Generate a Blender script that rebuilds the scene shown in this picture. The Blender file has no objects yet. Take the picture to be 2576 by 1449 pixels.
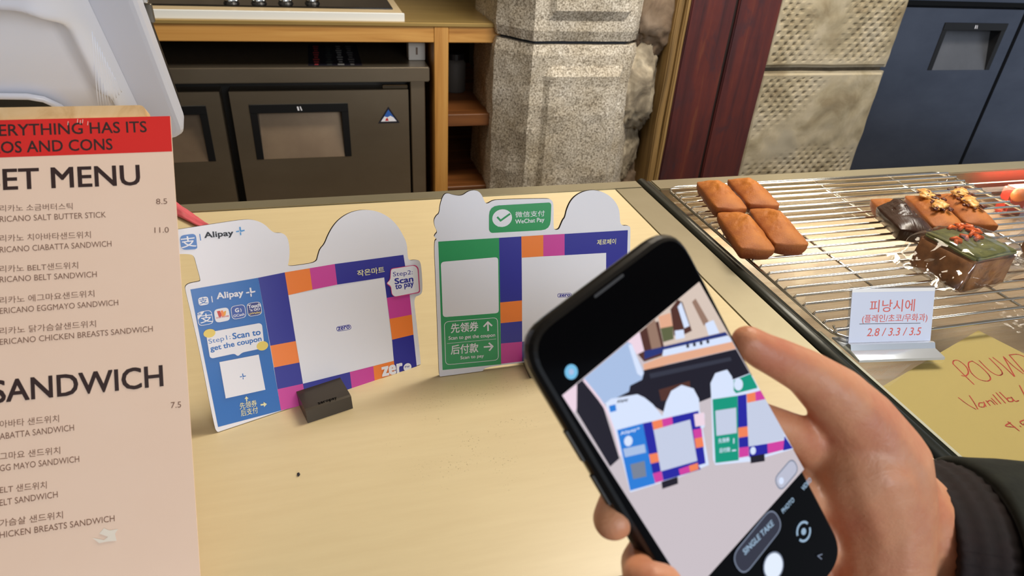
import bpy, bmesh, math, random
import numpy as np
from mathutils import Vector, Matrix, noise
random.seed(7)
SC = bpy.context.scene
COL = SC.collection
R_ = math.radians

# ------------------------------------------------------------------ camera, world, lights, exposure
W, H, F, CX, CY = 2576, 1449, 1640.0, 1288.0, 724.5
def _n(v): return v / np.linalg.norm(v)
_down = _n(np.array([1110 - CX, 3400 - CY, F])); _dep = _n(np.array([770 - CX, -305 - CY, F]))
_Z = -_down; _Y = _n(_dep - (_dep @ _Z) * _Z); _X = np.cross(_Y, _Z)
RW = np.stack([_X, _Y, _Z], 1)                       # world -> camera (x right, y down, z forward)
CAM = np.array([0, 0, 1.36])                         # the counter top is at z = 1.0
cd = bpy.data.cameras.new('camera'); cam = bpy.data.objects.new('camera', cd); COL.objects.link(cam)
cd.sensor_fit = 'HORIZONTAL'; cd.sensor_width = 36; cd.lens = 36 * F / W; cd.clip_start = 0.01
M = Matrix.Identity(4)
for i in range(3):
    M[i][0] = RW[0, i]; M[i][1] = -RW[1, i]; M[i][2] = -RW[2, i]; M[i][3] = CAM[i]
cam.matrix_world = M
cd.dof.use_dof = True; cd.dof.focus_distance = 0.60; cd.dof.aperture_fstop = 15
SC.camera = cam
SC.view_settings.view_transform = 'Standard'; SC.view_settings.look = 'None'
SC.view_settings.gamma = 1; SC.view_settings.use_curve_mapping = False
SC.view_settings.exposure = 0.12

wd = bpy.data.worlds.new('world'); SC.world = wd; wd.use_nodes = True
bg = wd.node_tree.nodes['Background']; bg.inputs[0].default_value = (0.80, 0.88, 1.0, 1); bg.inputs[1].default_value = 0.42

def area(name, loc, target, sx, sy, power, col):
    l = bpy.data.lights.new(name, 'AREA'); l.shape = 'RECTANGLE'; l.size = sx; l.size_y = sy
    l.energy = power; l.color = col
    o = bpy.data.objects.new(name, l); COL.objects.link(o); o.location = loc
    o.rotation_euler = (Vector(target) - Vector(loc)).to_track_quat('-Z', 'Y').to_euler()
    return o
WARM = (1.0, 0.86, 0.66)
area('ceiling_panel_light', (1.0, 0.9, 2.60), (1.0, 0.9, 0), 1.2, 0.30, 16, WARM)
area('ceiling_panel_light', (-1.1, 1.5, 2.60), (-1.1, 1.5, 0), 1.2, 0.30, 8, WARM)
area('ceiling_panel_light', (1.3, 1.2, 2.60), (1.1, 2.2, 0.7), 1.4, 0.30, 40, (1.0, 0.94, 0.84))
area('shop_window_light', (1.1, -2.6, 2.1), (0.5, 0.9, 0.95), 1.5, 1.0, 50, (0.90, 0.95, 1.0))

# ------------------------------------------------------------------ pixel helpers (a pixel of the photo to a point on a real plane)
def ray(u, v): return RW.T @ np.array([(u - CX) / F, (v - CY) / F, 1.0])
def hit(u, v, P, N):
    d = ray(u, v); P = np.asarray(P, float); N = np.asarray(N, float)
    return CAM + (((P - CAM) @ N) / (d @ N)) * d
def onz(u, v, z=1.0): return hit(u, v, (0, 0, z), (0, 0, 1))
def ony(u, v, y): return hit(u, v, (0, y, 0), (0, 1, 0))
def dep(u, v, c): return CAM + ray(u, v) * c          # point at a depth along the view axis

# ------------------------------------------------------------------ materials
def lin(c):
    return tuple((x / 255 / 12.92 if x / 255 <= 0.04045 else ((x / 255 + 0.055) / 1.055) ** 2.4) for x in c) + (1,)
MATS = {}
def mat(name, col, rough=0.5, metal=0.0, **k):
    if name in MATS: return MATS[name]
    m = bpy.data.materials.new(name); m.use_nodes = True
    b = m.node_tree.nodes['Principled BSDF']
    b.inputs['Base Color'].default_value = lin(col)
    b.inputs['Roughness'].default_value = rough; b.inputs['Metallic'].default_value = metal
    for kk, vv in k.items(): b.inputs[kk.replace('_', ' ')].default_value = vv
    MATS[name] = m; return m
def nodes(m): return m.node_tree.nodes, m.node_tree.links, m.node_tree.nodes['Principled BSDF']
def coords(m, scale=(1, 1, 1), kind='Object', rot=(0, 0, 0)):
    n, l, b = nodes(m)
    tc = n.new('ShaderNodeTexCoord'); mp = n.new('ShaderNodeMapping'); l.new(tc.outputs[kind], mp.inputs[0])
    mp.inputs['Scale'].default_value = scale; mp.inputs['Rotation'].default_value = rot
    return mp.outputs[0]
def ramp(m, fac, stops):
    n, l, b = nodes(m); r = n.new('ShaderNodeValToRGB'); l.new(fac, r.inputs[0])
    e = r.color_ramp.elements
    while len(e) < len(stops): e.new(0.5)
    for i, (p, c) in enumerate(stops): e[i].position = p; e[i].color = lin(c)
    return r.outputs[0]
def ntex(m, vec, scale, detail=4, rough=0.6, dist=0):
    n, l, b = nodes(m); t = n.new('ShaderNodeTexNoise'); l.new(vec, t.inputs[0])
    t.inputs['Scale'].default_value = scale; t.inputs['Detail'].default_value = detail
    t.inputs['Roughness'].default_value = rough; t.inputs['Distortion'].default_value = dist
    return t.outputs[0]
def bump(m, h, strength=0.3, dist=0.002):
    n, l, b = nodes(m); t = n.new('ShaderNodeBump'); l.new(h, t.inputs['Height'])
    t.inputs['Strength'].default_value = strength; t.inputs['Distance'].default_value = dist
    l.new(t.outputs[0], b.inputs['Normal'])
def mixc(m, fac, a, b_, mode='MIX'):
    n, l, b = nodes(m); t = n.new('ShaderNodeMix'); t.data_type = 'RGBA'; t.blend_type = mode
    for s, v in ((0, fac), (6, a), (7, b_)):
        if isinstance(v, (tuple, float, int)): t.inputs[s].default_value = v
        else: l.new(v, t.inputs[s])
    return t.outputs[2]
def noisy(name, cols, scale, rough=0.6, metal=0.0, stretch=(1, 1, 1), bs=0.0, bd=0.001, detail=5, dist=0, p=(0.35, 0.65)):
    m = mat(name, cols[0], rough, metal); n, l, b = nodes(m)
    f = ntex(m, coords(m, stretch), scale, detail, 0.6, dist)
    k = len(cols); st = [(p[0] + (p[1] - p[0]) * i / max(1, k - 1), c) for i, c in enumerate(cols)]
    l.new(ramp(m, f, st), b.inputs['Base Color'])
    if bs: bump(m, f, bs, bd)
    return m
def wood(name, cols, axis, rough=0.45, sc=1.0):
    st = [14, 14, 14]; st[axis] = 0.7
    m = mat(name, cols[0], rough); n, l, b = nodes(m)
    c = coords(m, tuple(s * sc for s in st)); f = ntex(m, c, 2.2, 6, 0.6, 0.8)
    k = len(cols)
    l.new(ramp(m, f, [(0.3 + 0.4 * i / (k - 1), q) for i, q in enumerate(cols)]), b.inputs['Base Color'])
    bump(m, f, 0.15, 0.0006); return m
def emis(name, col, s):
    m = mat(name, (0, 0, 0), 0.3, Specular_IOR_Level=0.08); n, l, b = nodes(m)
    b.inputs['Emission Color'].default_value = lin(col); b.inputs['Emission Strength'].default_value = s; return m
def clear(name, tint=(255, 255, 255), rough=0.02, strength=1.0, ior=1.5):
    """thin clear sheet: see-through with a mirror coat that grows towards grazing angles"""
    m = bpy.data.materials.new(name); m.use_nodes = True; nt = m.node_tree; n = nt.nodes; n.clear()
    o = n.new('ShaderNodeOutputMaterial'); mx = n.new('ShaderNodeMixShader'); t = n.new('ShaderNodeBsdfTransparent')
    g = n.new('ShaderNodeBsdfGlossy'); lw = n.new('ShaderNodeLayerWeight'); lw.inputs[0].default_value = 0.5
    t.inputs[0].default_value = lin(tint); g.inputs['Roughness'].default_value = rough
    pw = n.new('ShaderNodeMath'); pw.operation = 'POWER'; pw.inputs[1].default_value = 4.5
    ml = n.new('ShaderNodeMath'); ml.operation = 'MULTIPLY_ADD'; ml.inputs[1].default_value = 0.9; ml.inputs[2].default_value = 0.045 * strength; ml.use_clamp = True
    nt.links.new(lw.outputs['Facing'], pw.inputs[0]); nt.links.new(pw.outputs[0], ml.inputs[0]); nt.links.new(ml.outputs[0], mx.inputs[0])
    nt.links.new(t.outputs[0], mx.inputs[1]); nt.links.new(g.outputs[0], mx.inputs[2]); nt.links.new(mx.outputs[0], o.inputs[0])
    MATS[name] = m; return m

WHITE = mat('white_print', (234, 234, 242), 0.4)
m_dark = mat('dark_board_edge', (28, 26, 30), 0.5)
m_indigo = mat('indigo_print', (34, 34, 150), 0.35); m_blue = mat('blue_print', (24, 104, 186), 0.35)
m_orange = mat('orange_print', (248, 132, 44), 0.35); m_pink = mat('magenta_print', (208, 62, 158), 0.35)
m_green = mat('green_print', (24, 152, 84), 0.35); m_black = mat('black_ink', (24, 22, 34), 0.5)
m_yellow = mat('yellow_print', (232, 206, 96), 0.4); m_rose = mat('rose_outline', (206, 60, 120), 0.4)
m_steel = noisy('brushed_steel', [(126, 120, 108), (134, 128, 116)], 6, 0.34, 0.9, (0.6, 6, 6))
m_steel2 = noisy('warm_tint_steel', [(158, 144, 124), (168, 154, 134)], 3, 0.33, 0.9, (1, 1, 2))  # warm reflected surroundings are tinted into the steel colour
m_steel3 = noisy('daylight_tint_steel', [(92, 98, 112), (104, 110, 124)], 3, 0.30, 0.9, (1, 1, 2))  # bluish daylight reflection is tinted into the steel colour
m_steel4 = noisy('daylight_tint_plate', [(112, 114, 120), (122, 124, 130)], 8, 0.42, 0.6)  # same daylight tint painted into the handle plates
m_chrome = mat('chrome', (225, 222, 215), 0.14, 1.0)
m_blackp = mat('black_plastic', (14, 14, 16), 0.4)
m_glassb = mat('black_glass', (6, 6, 9), 0.06)
m_gasket = mat('dark_gasket', (44, 46, 40), 0.35, 0.3)

# ------------------------------------------------------------------ object helpers
def link(o, parent=None):
    COL.objects.link(o)
    if parent is not None: o.parent = parent
    return o
def thing(name, label, cat, loc, group=None, kind=None):
    o = bpy.data.objects.new(name, None); o.empty_display_size = 0.02; o.location = loc; link(o)
    return tag(o, label, cat, group, kind)
def tag(o, label=None, cat=None, group=None, kind=None):
    if label: o['label'] = label
    if cat: o['category'] = cat
    if group: o['group'] = group
    if kind: o['kind'] = kind
    return o
def root_loc(p):
    v = Vector((0, 0, 0))
    while p is not None: v += p.location; p = p.parent
    return v
def obj(name, bm, mt, parent=None, origin=None, smooth=False):
    """bm holds world coordinates; the object gets its origin at its parent's (or at `origin`)"""
    me = bpy.data.meshes.new(name)
    org = Vector(origin) if origin is not None else (root_loc(parent) if parent is not None else Vector((0, 0, 0)))
    bmesh.ops.translate(bm, verts=bm.verts, vec=-org)
    bm.normal_update(); bm.to_mesh(me); bm.free()
    for x in (mt if isinstance(mt, (list, tuple)) else [mt]): me.materials.append(x)
    if smooth:
        for p in me.polygons: p.use_smooth = True
    o = bpy.data.objects.new(name, me); link(o, parent)
    if origin is not None: o.location = org - (root_loc(parent) if parent is not None else Vector((0, 0, 0)))
    return o
def bm_box(bm, x0, x1, y0, y1, z0, z1, bev=0.0, seg=1):
    b2 = bmesh.new(); bmesh.ops.create_cube(b2, size=1)
    for v in b2.verts:
        v.co = Vector(((x0 + x1) / 2 + v.co.x * (x1 - x0), (y0 + y1) / 2 + v.co.y * (y1 - y0), (z0 + z1) / 2 + v.co.z * (z1 - z0)))
    if bev: bmesh.ops.bevel(b2, geom=b2.edges[:], offset=bev, segments=seg, affect='EDGES')
    me = bpy.data.meshes.new('t'); b2.to_mesh(me); b2.free(); bm.from_mesh(me); bpy.data.meshes.remove(me)
    return bm
def box(name, b, mt, parent=None, bev=0.0, seg=1, **k): return obj(name, bm_box(bmesh.new(), *b, bev, seg), mt, parent, **k)
def prism(bm, pts3, off, mi=0, cap0=True):
    """closed prism from a planar ring of 3D points, extruded by vector off"""
    a = [bm.verts.new(p) for p in pts3]; b = [bm.verts.new(Vector(p) + Vector(off)) for p in pts3]
    n = len(a); fs = [bm.faces.new(a), bm.faces.new(b[::-1])]
    for i in range(n): fs.append(bm.faces.new((a[i], b[i], b[(i + 1) % n], a[(i + 1) % n])))
    for f in fs: f.material_index = mi
    bmesh.ops.recalc_face_normals(bm, faces=fs)
def tube(bm, pts, r, seg=8, close=False):
    pts = [Vector(p) for p in pts]; rings = []; n = len(pts); pn = None
    rr = r if isinstance(r, (list, tuple)) else [r] * n
    for i, p in enumerate(pts):
        if close: t = pts[(i + 1) % n] - pts[i - 1]
        else: t = pts[min(i + 1, n - 1)] - pts[max(i - 1, 0)]
        t.normalize()
        if pn is None: pn = t.orthogonal().normalized()
        pn = (pn - t * pn.dot(t)).normalized(); bn = t.cross(pn)
        rings.append([bm.verts.new(p + (pn * math.cos(2 * math.pi * k / seg) + bn * math.sin(2 * math.pi * k / seg)) * rr[i]) for k in range(seg)])
    for i in range(n if close else n - 1):
        a, b = rings[i], rings[(i + 1) % n]
        for k in range(seg): bm.faces.new((a[k], a[(k + 1) % seg], b[(k + 1) % seg], b[k]))
    if not close: bm.faces.new(rings[0][::-1]); bm.faces.new(rings[-1])
def chaikin(p, it=2):
    for _ in range(it):
        q = []
        for i in range(len(p)):
            a, b = np.array(p[i]), np.array(p[(i + 1) % len(p)]); q += [a * .75 + b * .25, a * .25 + b * .75]
        p = q
    return p
def round_poly(P, r, k=5):
    out = []; n = len(P)
    for i in range(n):
        p = np.array(P[i], float); a = np.array(P[i - 1], float) - p; b = np.array(P[(i + 1) % n], float) - p
        la, lb = np.linalg.norm(a), np.linalg.norm(b); rr = min(r, la * .49, lb * .49)
        s, e = p + a / la * rr, p + b / lb * rr
        for t in np.linspace(0, 1, k): out.append((1 - t) ** 2 * s + 2 * t * (1 - t) * p + t * t * e)
    return out

# text to flat glyph meshes
_tc = {}
def glyphs(s, weight=0.0, shear=0.0):
    key = (s, weight, shear)
    if key in _tc: return _tc[key]
    c = bpy.data.curves.new('t', 'FONT'); c.body = s; c.resolution_u = 3; c.shear = shear
    o = bpy.data.objects.new('t', c); COL.objects.link(o)
    dg = bpy.context.evaluated_depsgraph_get(); me = o.evaluated_get(dg).to_mesh()
    v = np.array([(x.co[0], x.co[1], 0.0) for x in me.vertices]); f = [tuple(p.vertices) for p in me.polygons]
    if weight > 0:
        n0 = len(v); vs_, fs_ = [], []
        for i_, (dx, dy) in enumerate(((.8, .7), (-.8, .7), (.8, -.7), (-.8, -.7), (0, 0))):
            vs_.append(np.concatenate([v[:, :2] + np.array((dx, dy)) * weight, np.full((n0, 1), i_ * 1.2e-6)], 1)); fs_ += [tuple(q + i_ * n0 for q in p) for p in f]
        v = np.concatenate(vs_); f = fs_
    bpy.data.objects.remove(o); bpy.data.curves.remove(c)
    _tc[key] = (v, f); return _tc[key]

class Art:
    """flat print on a real plane: a, b in metres from O along x (right) and y (down)"""
    def __init__(s, O, x, y, conv=None):
        s.O, s.x, s.y = np.array(O, float), _n(np.array(x, float)), np.array(y, float)
        s.y = _n(s.y - (s.y @ s.x) * s.x); s.n = -np.cross(s.x, s.y); s.bm = bmesh.new(); s.mats = []; s.L = 0
        s.cv = conv or (lambda p: p)
    def ab(s, p):
        p = s.cv(p); P = hit(p[0], p[1], s.O, s.n) - s.O; return np.array((P @ s.x, P @ s.y))
    def w(s, q, lift=0.0): return s.O + q[0] * s.x + q[1] * s.y + lift * s.n
    def mi(s, m):
        if m not in s.mats: s.mats.append(m)
        return s.mats.index(m)
    def pab(s, q, m, up=True, dl=0.0):
        if up: s.L += 1
        lift = 0.00006 + s.L * 0.000008 + dl
        vs = [s.bm.verts.new(s.w(t, lift)) for t in q]; f = s.bm.faces.new(vs); f.material_index = s.mi(m)
        if f.calc_area() > 0:
            f.normal_update()
            if f.normal.dot(Vector(s.n)) < 0: f.normal_flip()
    def poly(s, pts, m, r=0, smooth=0):
        q = [s.ab(p) for p in pts]
        if r: q = round_poly(q, r)
        if smooth: q = chaikin(q, smooth)
        s.pab(q, m)
    def circ(s, c, r, m, ry=None, k=24):
        c = s.ab(c); ry = ry or r
        s.pab([(c[0] + r * math.cos(2 * math.pi * i / k), c[1] + ry * math.sin(2 * math.pi * i / k)) for i in range(k)], m)
    def ring(s, q, wd, m):
        s.L += 1; q = [np.array(t) for t in q]; n = len(q)
        for i in range(n): s._seg(q[i], q[(i + 1) % n], wd, m)
    def _seg(s, a, b, wd, m):
        d = b - a; L = np.linalg.norm(d)
        if L < 1e-9: return
        d = d / L; p = np.array((-d[1], d[0])) * wd / 2; e = d * wd * 0.3
        s.pab([a - e + p, b + e + p, b + e - p, a - e - p], m, up=False, dl=(int(abs(a[0] + a[1]) * 1e6) % 4) * 1.5e-6)
    def line(s, pts, wd, m, smooth=True):
        s.L += 1; q = [s.ab(p) for p in pts]
        if smooth and len(q) > 2:
            o = []
            for i in range(len(q) - 1):
                p0, p1, p2, p3 = q[max(i - 1, 0)], q[i], q[i + 1], q[min(i + 2, len(q) - 1)]
                for t in np.linspace(0, 1, 5)[:-1]:
                    o.append(0.5 * ((2 * p1) + (p2 - p0) * t + (2 * p0 - 5 * p1 + 4 * p2 - p3) * t * t + (3 * p1 - p0 - 3 * p2 + p3) * t ** 3))
            q = o + [q[-1]]
        for i in range(len(q) - 1): s._seg(q[i], q[i + 1], wd, m)
    def text(s, t, bl, br, tl, m, weight=0.0, vis=None, shear=0.0):
        """ink box of `vis` (default the whole string) from bottom-left bl to bottom-right br, top-left tl; the rest grows left"""
        s.L += 1
        v, f = glyphs(t, weight, shear); vv, _ = glyphs(vis or t, weight, shear)
        A, B, T = s.ab(bl), s.ab(br), s.ab(tl)
        mn, mx = vv.min(0), vv.max(0); ex = (B - A) / (mx[0] - mn[0]); ey = (T - A) / (mx[1] - mn[1])
        ax = _n(B - A); pe = np.array((ax[1], -ax[0])); ey = pe * (ey @ pe) if shear == 0 else ey
        right = v.max(0)[0]; lift = 0.00006 + s.L * 0.000008
        vs = []
        for p in v:
            q = B + ex * (p[0] - right) + ey * (p[1] - mn[1]); vs.append(s.bm.verts.new(s.w(q, lift + p[2])))
        k = s.mi(m)
        for fc in f:
            try: g = s.bm.faces.new([vs[i] for i in fc]); g.material_index = k
            except ValueError: pass
    def build(s, name, parent): return obj(name, s.bm, s.mats, parent)

# ================================================================== STRUCTURE
m_floor = noisy('floor_tile', [(96, 88, 78), (120, 110, 98)], 3, 0.5)
tag(box('floor', (-3, 4.5, -3, 3.2, -0.05, 0), m_floor), kind='structure')
m_wall = noisy('plaster_wall', [(120, 108, 92), (138, 126, 108)], 4, 0.8)
tag(box('wall_back', (-3, 4.5, 3.0, 3.1, 0, 2.7), m_wall), kind='structure')
tag(box('wall_left', (-3.1, -3, -3, 3.2, 0, 2.7), m_wall), kind='structure')
tag(box('ceiling', (-3, 4.5, -3, 3.2, 2.7, 2.75), mat('ceiling_paint', (206, 196, 178), 0.9)), kind='structure')

def granite(name, cols, sc=1.0, bs=0.5):
    m = mat(name, cols[1], 0.75); n, l, b = nodes(m); c = coords(m)
    f = ntex(m, c, 185 * sc, 3, 0.75); g = ntex(m, c, 7 * sc, 4, 0.6)
    base = ramp(m, f, [(0.36, cols[0]), (0.47, cols[1]), (0.56, cols[2]), (0.68, cols[3])])
    tint = ramp(m, g, [(0.3, (206, 196, 178)), (0.7, (255, 253, 250))])
    l.new(mixc(m, 1.0, base, tint, 'MULTIPLY'), b.inputs['Base Color'])
    bump(m, f, bs, 0.002); return m
m_gran = granite('granite', [(112, 104, 94), (182, 174, 160), (220, 214, 203), (244, 241, 235)])
m_gran2 = granite('weathered_granite', [(78, 66, 50), (138, 122, 94), (168, 150, 118), (190, 174, 144)], 0.8)

def rough_box(bounds, cuts, amp, seed, sc=9.0, chamfer=None, inset=None):
    """dressed stone: subdivided block with uneven faces and worn arrises"""
    bm = bmesh.new(); x0, x1, y0, y1, z0, z1 = bounds
    bm_box(bm, x0, x1, y0, y1, z0, z1, min(x1 - x0, z1 - z0) * 0.035, 2)
    for _ in range(cuts): bmesh.ops.subdivide_edges(bm, edges=[e for e in bm.edges if e.calc_length() > 0.035], cuts=1, use_grid_fill=True)
    for v in bm.verts:
        q = v.co * sc + Vector((seed, seed * 2, 0)); v.co += Vector((noise.noise(q), noise.noise(q + Vector((9, 0, 0))), noise.noise(q + Vector((0, 9, 0))))) * amp
    return bm

# octagonal stone pillar: two dressed drums with a sunk joint
pil = thing('stone_pillar', 'tall octagonal grey granite pillar behind the counter beside the wooden shelves', 'pillar', (0.8, 2.2, 0))
def drum(z0, z1, seed):
    prof = [(0.535, 2.115), (0.626, 2.0), (0.958, 2.0), (1.05, 2.1), (1.05, 2.42), (0.535, 2.42)]
    bm = bmesh.new(); nz = max(6, int((z1 - z0) / 0.03)); ring = []
    fine = []
    for i in range(len(prof)):
        a, b = np.array(prof[i]), np.array(prof[(i + 1) % len(prof)]); k = max(2, int(np.linalg.norm(b - a) / 0.022))
        for t in range(k): fine.append((a + (b - a) * t / k, 1.0 if 0 < t < k - 0 else 0.0))
    rows = []
    for j in range(nz + 1):
        z = z0 + (z1 - z0) * j / nz; edge = min(z - z0, z1 - z)
        row = []
        for (p, _) in fine:
            q = Vector((p[0], p[1], z)); d = 0.0
            c = np.array((0.79, 2.25)); o = _n(p - c)
            # margin draft: the middle of each face stands a little proud with a worn border
            if p[1] < 2.001 and 0.672 < p[0] < 0.915 and edge > 0.085: d += 0.016
            if edge < 0.012: d -= 0.008
            s = noise.noise(q * 14 + Vector((seed, 0, 0))) * 0.006 + noise.noise(q * 45) * 0.0025
            q += Vector((o[0], o[1], 0)) * (d + s); row.append(bm.verts.new(q))
        rows.append(row)
    n = len(fine)
    for j in range(nz):
        for i in range(n): bm.faces.new((rows[j][i], rows[j][(i + 1) % n], rows[j + 1][(i + 1) % n], rows[j + 1][i]))
    bm.faces.new(rows[0][::-1]); bm.faces.new(rows[-1]); return bm
obj('stone', drum(0.0, 0.954, 3), [m_gran], pil)
obj('stone', drum(0.965, 2.7, 8), [m_gran], pil)
bm = bmesh.new(); prism(bm, [(0.56, 2.14, 0.952), (0.64, 2.028, 0.952), (0.945, 2.028, 0.952), (1.02, 2.12, 0.952), (1.02, 2.4, 0.952), (0.56, 2.4, 0.952)], (0, 0, 0.016)); obj('mortar_joint', bm, mat('dark_mortar', (58, 62, 70), 0.9), pil)

# rubble stones between pillar and timber post
wr = thing('wall_right', None, None, (1.1, 2.2, 0), kind='structure')
m_rub = noisy('rubble_stone', [(96, 86, 72), (142, 130, 110), (182, 170, 148)], 12, 0.85, 0, (1, 1, 1), 0.8, 0.004, 8, 0.6)
m_rub2 = noisy('brown_rubble', [(86, 68, 54), (124, 104, 84), (140, 122, 104)], 9, 0.85, 0, (1, 1, 1), 0.8, 0.004, 8, 0.6)
def rubble(cx, cy, cz, sx, sy, sz, seed, mt):
    bm = bmesh.new(); bmesh.ops.create_icosphere(bm, subdivisions=5, radius=1)
    for v in bm.verts:
        p = v.co.copy(); p = Vector([math.copysign(abs(t) ** 0.72, t) for t in p])
        q = v.co * 1.6 + Vector((seed * 3.1, seed, 0))
        k = 1 + 0.26 * noise.noise(q) + 0.16 * (0.5 - abs(noise.noise(q * 2.6))) + 0.10 * noise.noise(q * 5) + 0.05 * noise.noise(q * 12)
        v.co = Vector((cx + p.x * sx * k, cy + p.y * sy * k, cz + p.z * sz * k))
    return obj('rubble_stone', bm, mt, wr, smooth=True)
rubble(1.015, 2.10, 0.80, 0.075, 0.08, 0.15, 1, m_rub)
rubble(1.04, 2.10, 1.06, 0.085, 0.07, 0.15, 2, m_rub2)
rubble(1.00, 2.13, 0.56, 0.07, 0.07, 0.11, 3, m_rub)
rubble(1.05, 2.16, 0.36, 0.09, 0.08, 0.14, 4, m_rub2)
rubble(1.07, 2.14, 0.92, 0.05, 0.06, 0.06, 5, m_rub2)
rubble(1.06, 2.1, 1.36, 0.09, 0.08, 0.17, 6, m_rub)
rubble(1.06, 2.14, 0.10, 0.10, 0.10, 0.16, 7, m_rub)
box('mortar_bed', (0.98, 1.12, 2.17, 2.4, 0, 2.7), noisy('old_mortar', [(70, 62, 50), (104, 92, 74)], 20, 0.95, 0, (1, 1, 1), 0.5, 0.003), wr)

# timber door post: gold-brown bare edge, maroon painted boards with a dark groove
post = thing('timber_post', 'old maroon painted timber post with a dark groove and bare golden edge', 'post', (1.28, 2.05, 0))
m_bare = wood('bare_timber_edge', [(92, 70, 38), (138, 108, 62), (160, 130, 80)], 2, 0.6)
mm = mat('maroon_paint', (84, 30, 26), 0.42); n_, l_, b_ = nodes(mm)
f1 = ntex(mm, coords(mm, (12, 12, 0.9)), 2.0, 7, 0.65, 0.5); f2 = ntex(mm, coords(mm, (3, 3, 1.6)), 3.2, 6, 0.7, 0.8)
c1 = ramp(mm, f1, [(0.28, (46, 26, 28)), (0.45, (74, 34, 34)), (0.62, (92, 40, 34)), (0.78, (116, 70, 46))])
f3 = ramp(mm, f2, [(0.55, (0, 0, 0)), (0.72, (255, 255, 255))])
l_.new(mixc(mm, f3, c1, lin((58, 36, 42))), b_.inputs['Base Color']); bump(mm, f1, 0.25, 0.001)
def timber(name, x0, x1, y0, y1, mt, seed):
    bm = bmesh.new(); bm_box(bm, x0, x1, y0, y1, 0, 2.7, 0.004, 2)
    bmesh.ops.bisect_plane
    for k in range(1, 60): bmesh.ops.bisect_plane(bm, geom=bm.verts[:] + bm.edges[:] + bm.faces[:], plane_co=(0, 0, k * 0.045), plane_no=(0, 0, 1))
    for v in bm.verts:
        v.co.x += noise.noise(Vector((seed, v.co.z * 5, v.co.x * 2))) * 0.004; v.co.y += noise.noise(Vector((seed + 5, v.co.z * 4, v.co.x * 3))) * 0.003
    return obj(name, bm, mt, post)
timber('edge_board', 1.093, 1.118, 2.0, 2.25, m_bare, 1); timber('edge_board', 1.118, 1.133, 1.99, 2.2, m_bare, 4)
timber('painted_board', 1.133, 1.292, 1.985, 2.2, mm, 2)
timber('painted_board', 1.304, 1.462, 1.988, 2.2, mm, 3)
box('groove', (1.285, 1.31, 2.0, 2.19, 0, 2.7), mat('groove_dark', (26, 14, 12), 0.8), post)

# dressed wall stones with a diamond tooled face (real pits)
m_tool = noisy('tooled_stone', [(136, 122, 96), (158, 146, 120), (176, 164, 140), (164, 155, 136)], 6, 0.85, 0, (1, 1, 1), 0.35, 0.002, 8, 0.4)
n_, l_, b_ = nodes(m_tool); at_ = n_.new('ShaderNodeAttribute'); at_.attribute_name = 'pit_shade'
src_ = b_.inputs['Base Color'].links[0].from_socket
l_.new(mixc(m_tool, at_.outputs['Fac'], src_, lin((108, 94, 68))), b_.inputs['Base Color'])  # shade inside the pits is mixed into the stone colour
def tooled(x0, x1, z0, z1, seed):
    dx = 0.0058; nx = int((x1 - x0) / dx); nz = int((z1 - z0) / dx); bm = bmesh.new(); dl = bm.verts.layers.float.new('pit_shade'); g = []
    for j in range(nz + 1):
        row = []
        for i in range(nx + 1):
            x = x0 + (x1 - x0) * i / nx; z = z0 + (z1 - z0) * j / nz; e = min(x - x0, x1 - x, z - z0, z1 - z)
            d = noise.noise(Vector((x * 6, z * 6, seed))) * 0.006 + noise.noise(Vector((x * 22, z * 22, seed + 9))) * 0.003; pit_shade = 0.0
            jx = noise.noise(Vector((x * 12, z * 12, seed + 3))) * 0.006
            a = (x + z + jx * 2.6) / 0.036; b = (x * 0.96 - z + jx * 2.6) / 0.036
            pit = (math.cos(math.pi * 2 * a) * 0.5 + 0.5) * (math.cos(math.pi * 2 * b) * 0.5 + 0.5)
            wear = max(0, min(1, 0.42 + 2.6 * noise.noise(Vector((x * 3.5, z * 3.5, seed + 7)))))
            if e > 0.02: d -= 0.0105 * max(0, pit - 0.25) * wear; pit_shade = max(0, pit - 0.35) * wear * 0.8
            if e < 0.006: d -= 0.008
            v = bm.verts.new((x, 2.0 - d, z)); v[dl] = pit_shade; row.append(v)
        g.append(row)
    for j in range(nz):
        for i in range(nx): bm.faces.new((g[j][i], g[j][i + 1], g[j + 1][i + 1], g[j + 1][i]))
    # sides and back
    rim = [g[0][i] for i in range(nx + 1)] + [g[j][nx] for j in range(1, nz + 1)] + [g[nz][i] for i in range(nx - 1, -1, -1)] + [g[j][0] for j in range(nz - 1, 0, -1)]
    back = [bm.verts.new((v.co.x, 2.28, v.co.z)) for v in rim]; n = len(rim)
    for i in range(n): bm.faces.new((rim[(i + 1) % n], rim[i], back[i], back[(i + 1) % n]))
    bm.faces.new(back)
    return obj('wall_stone', bm, [m_tool], wr, smooth=False)
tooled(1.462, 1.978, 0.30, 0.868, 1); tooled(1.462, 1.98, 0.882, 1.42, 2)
box('wall_stone', (1.462, 1.975, 2.0, 2.28, 0, 0.288), m_tool, wr, 0.006); box('wall_stone', (1.462, 1.975, 2.0, 2.28, 1.434, 2.05), m_tool, wr, 0.006)
box('wall_stone', (1.462, 1.975, 2.0, 2.28, 2.062, 2.7), m_tool, wr, 0.006)
box('mortar_bed', (1.465, 1.97, 2.02, 2.27, 0, 2.7), MATS['old_mortar'], wr)

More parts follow.
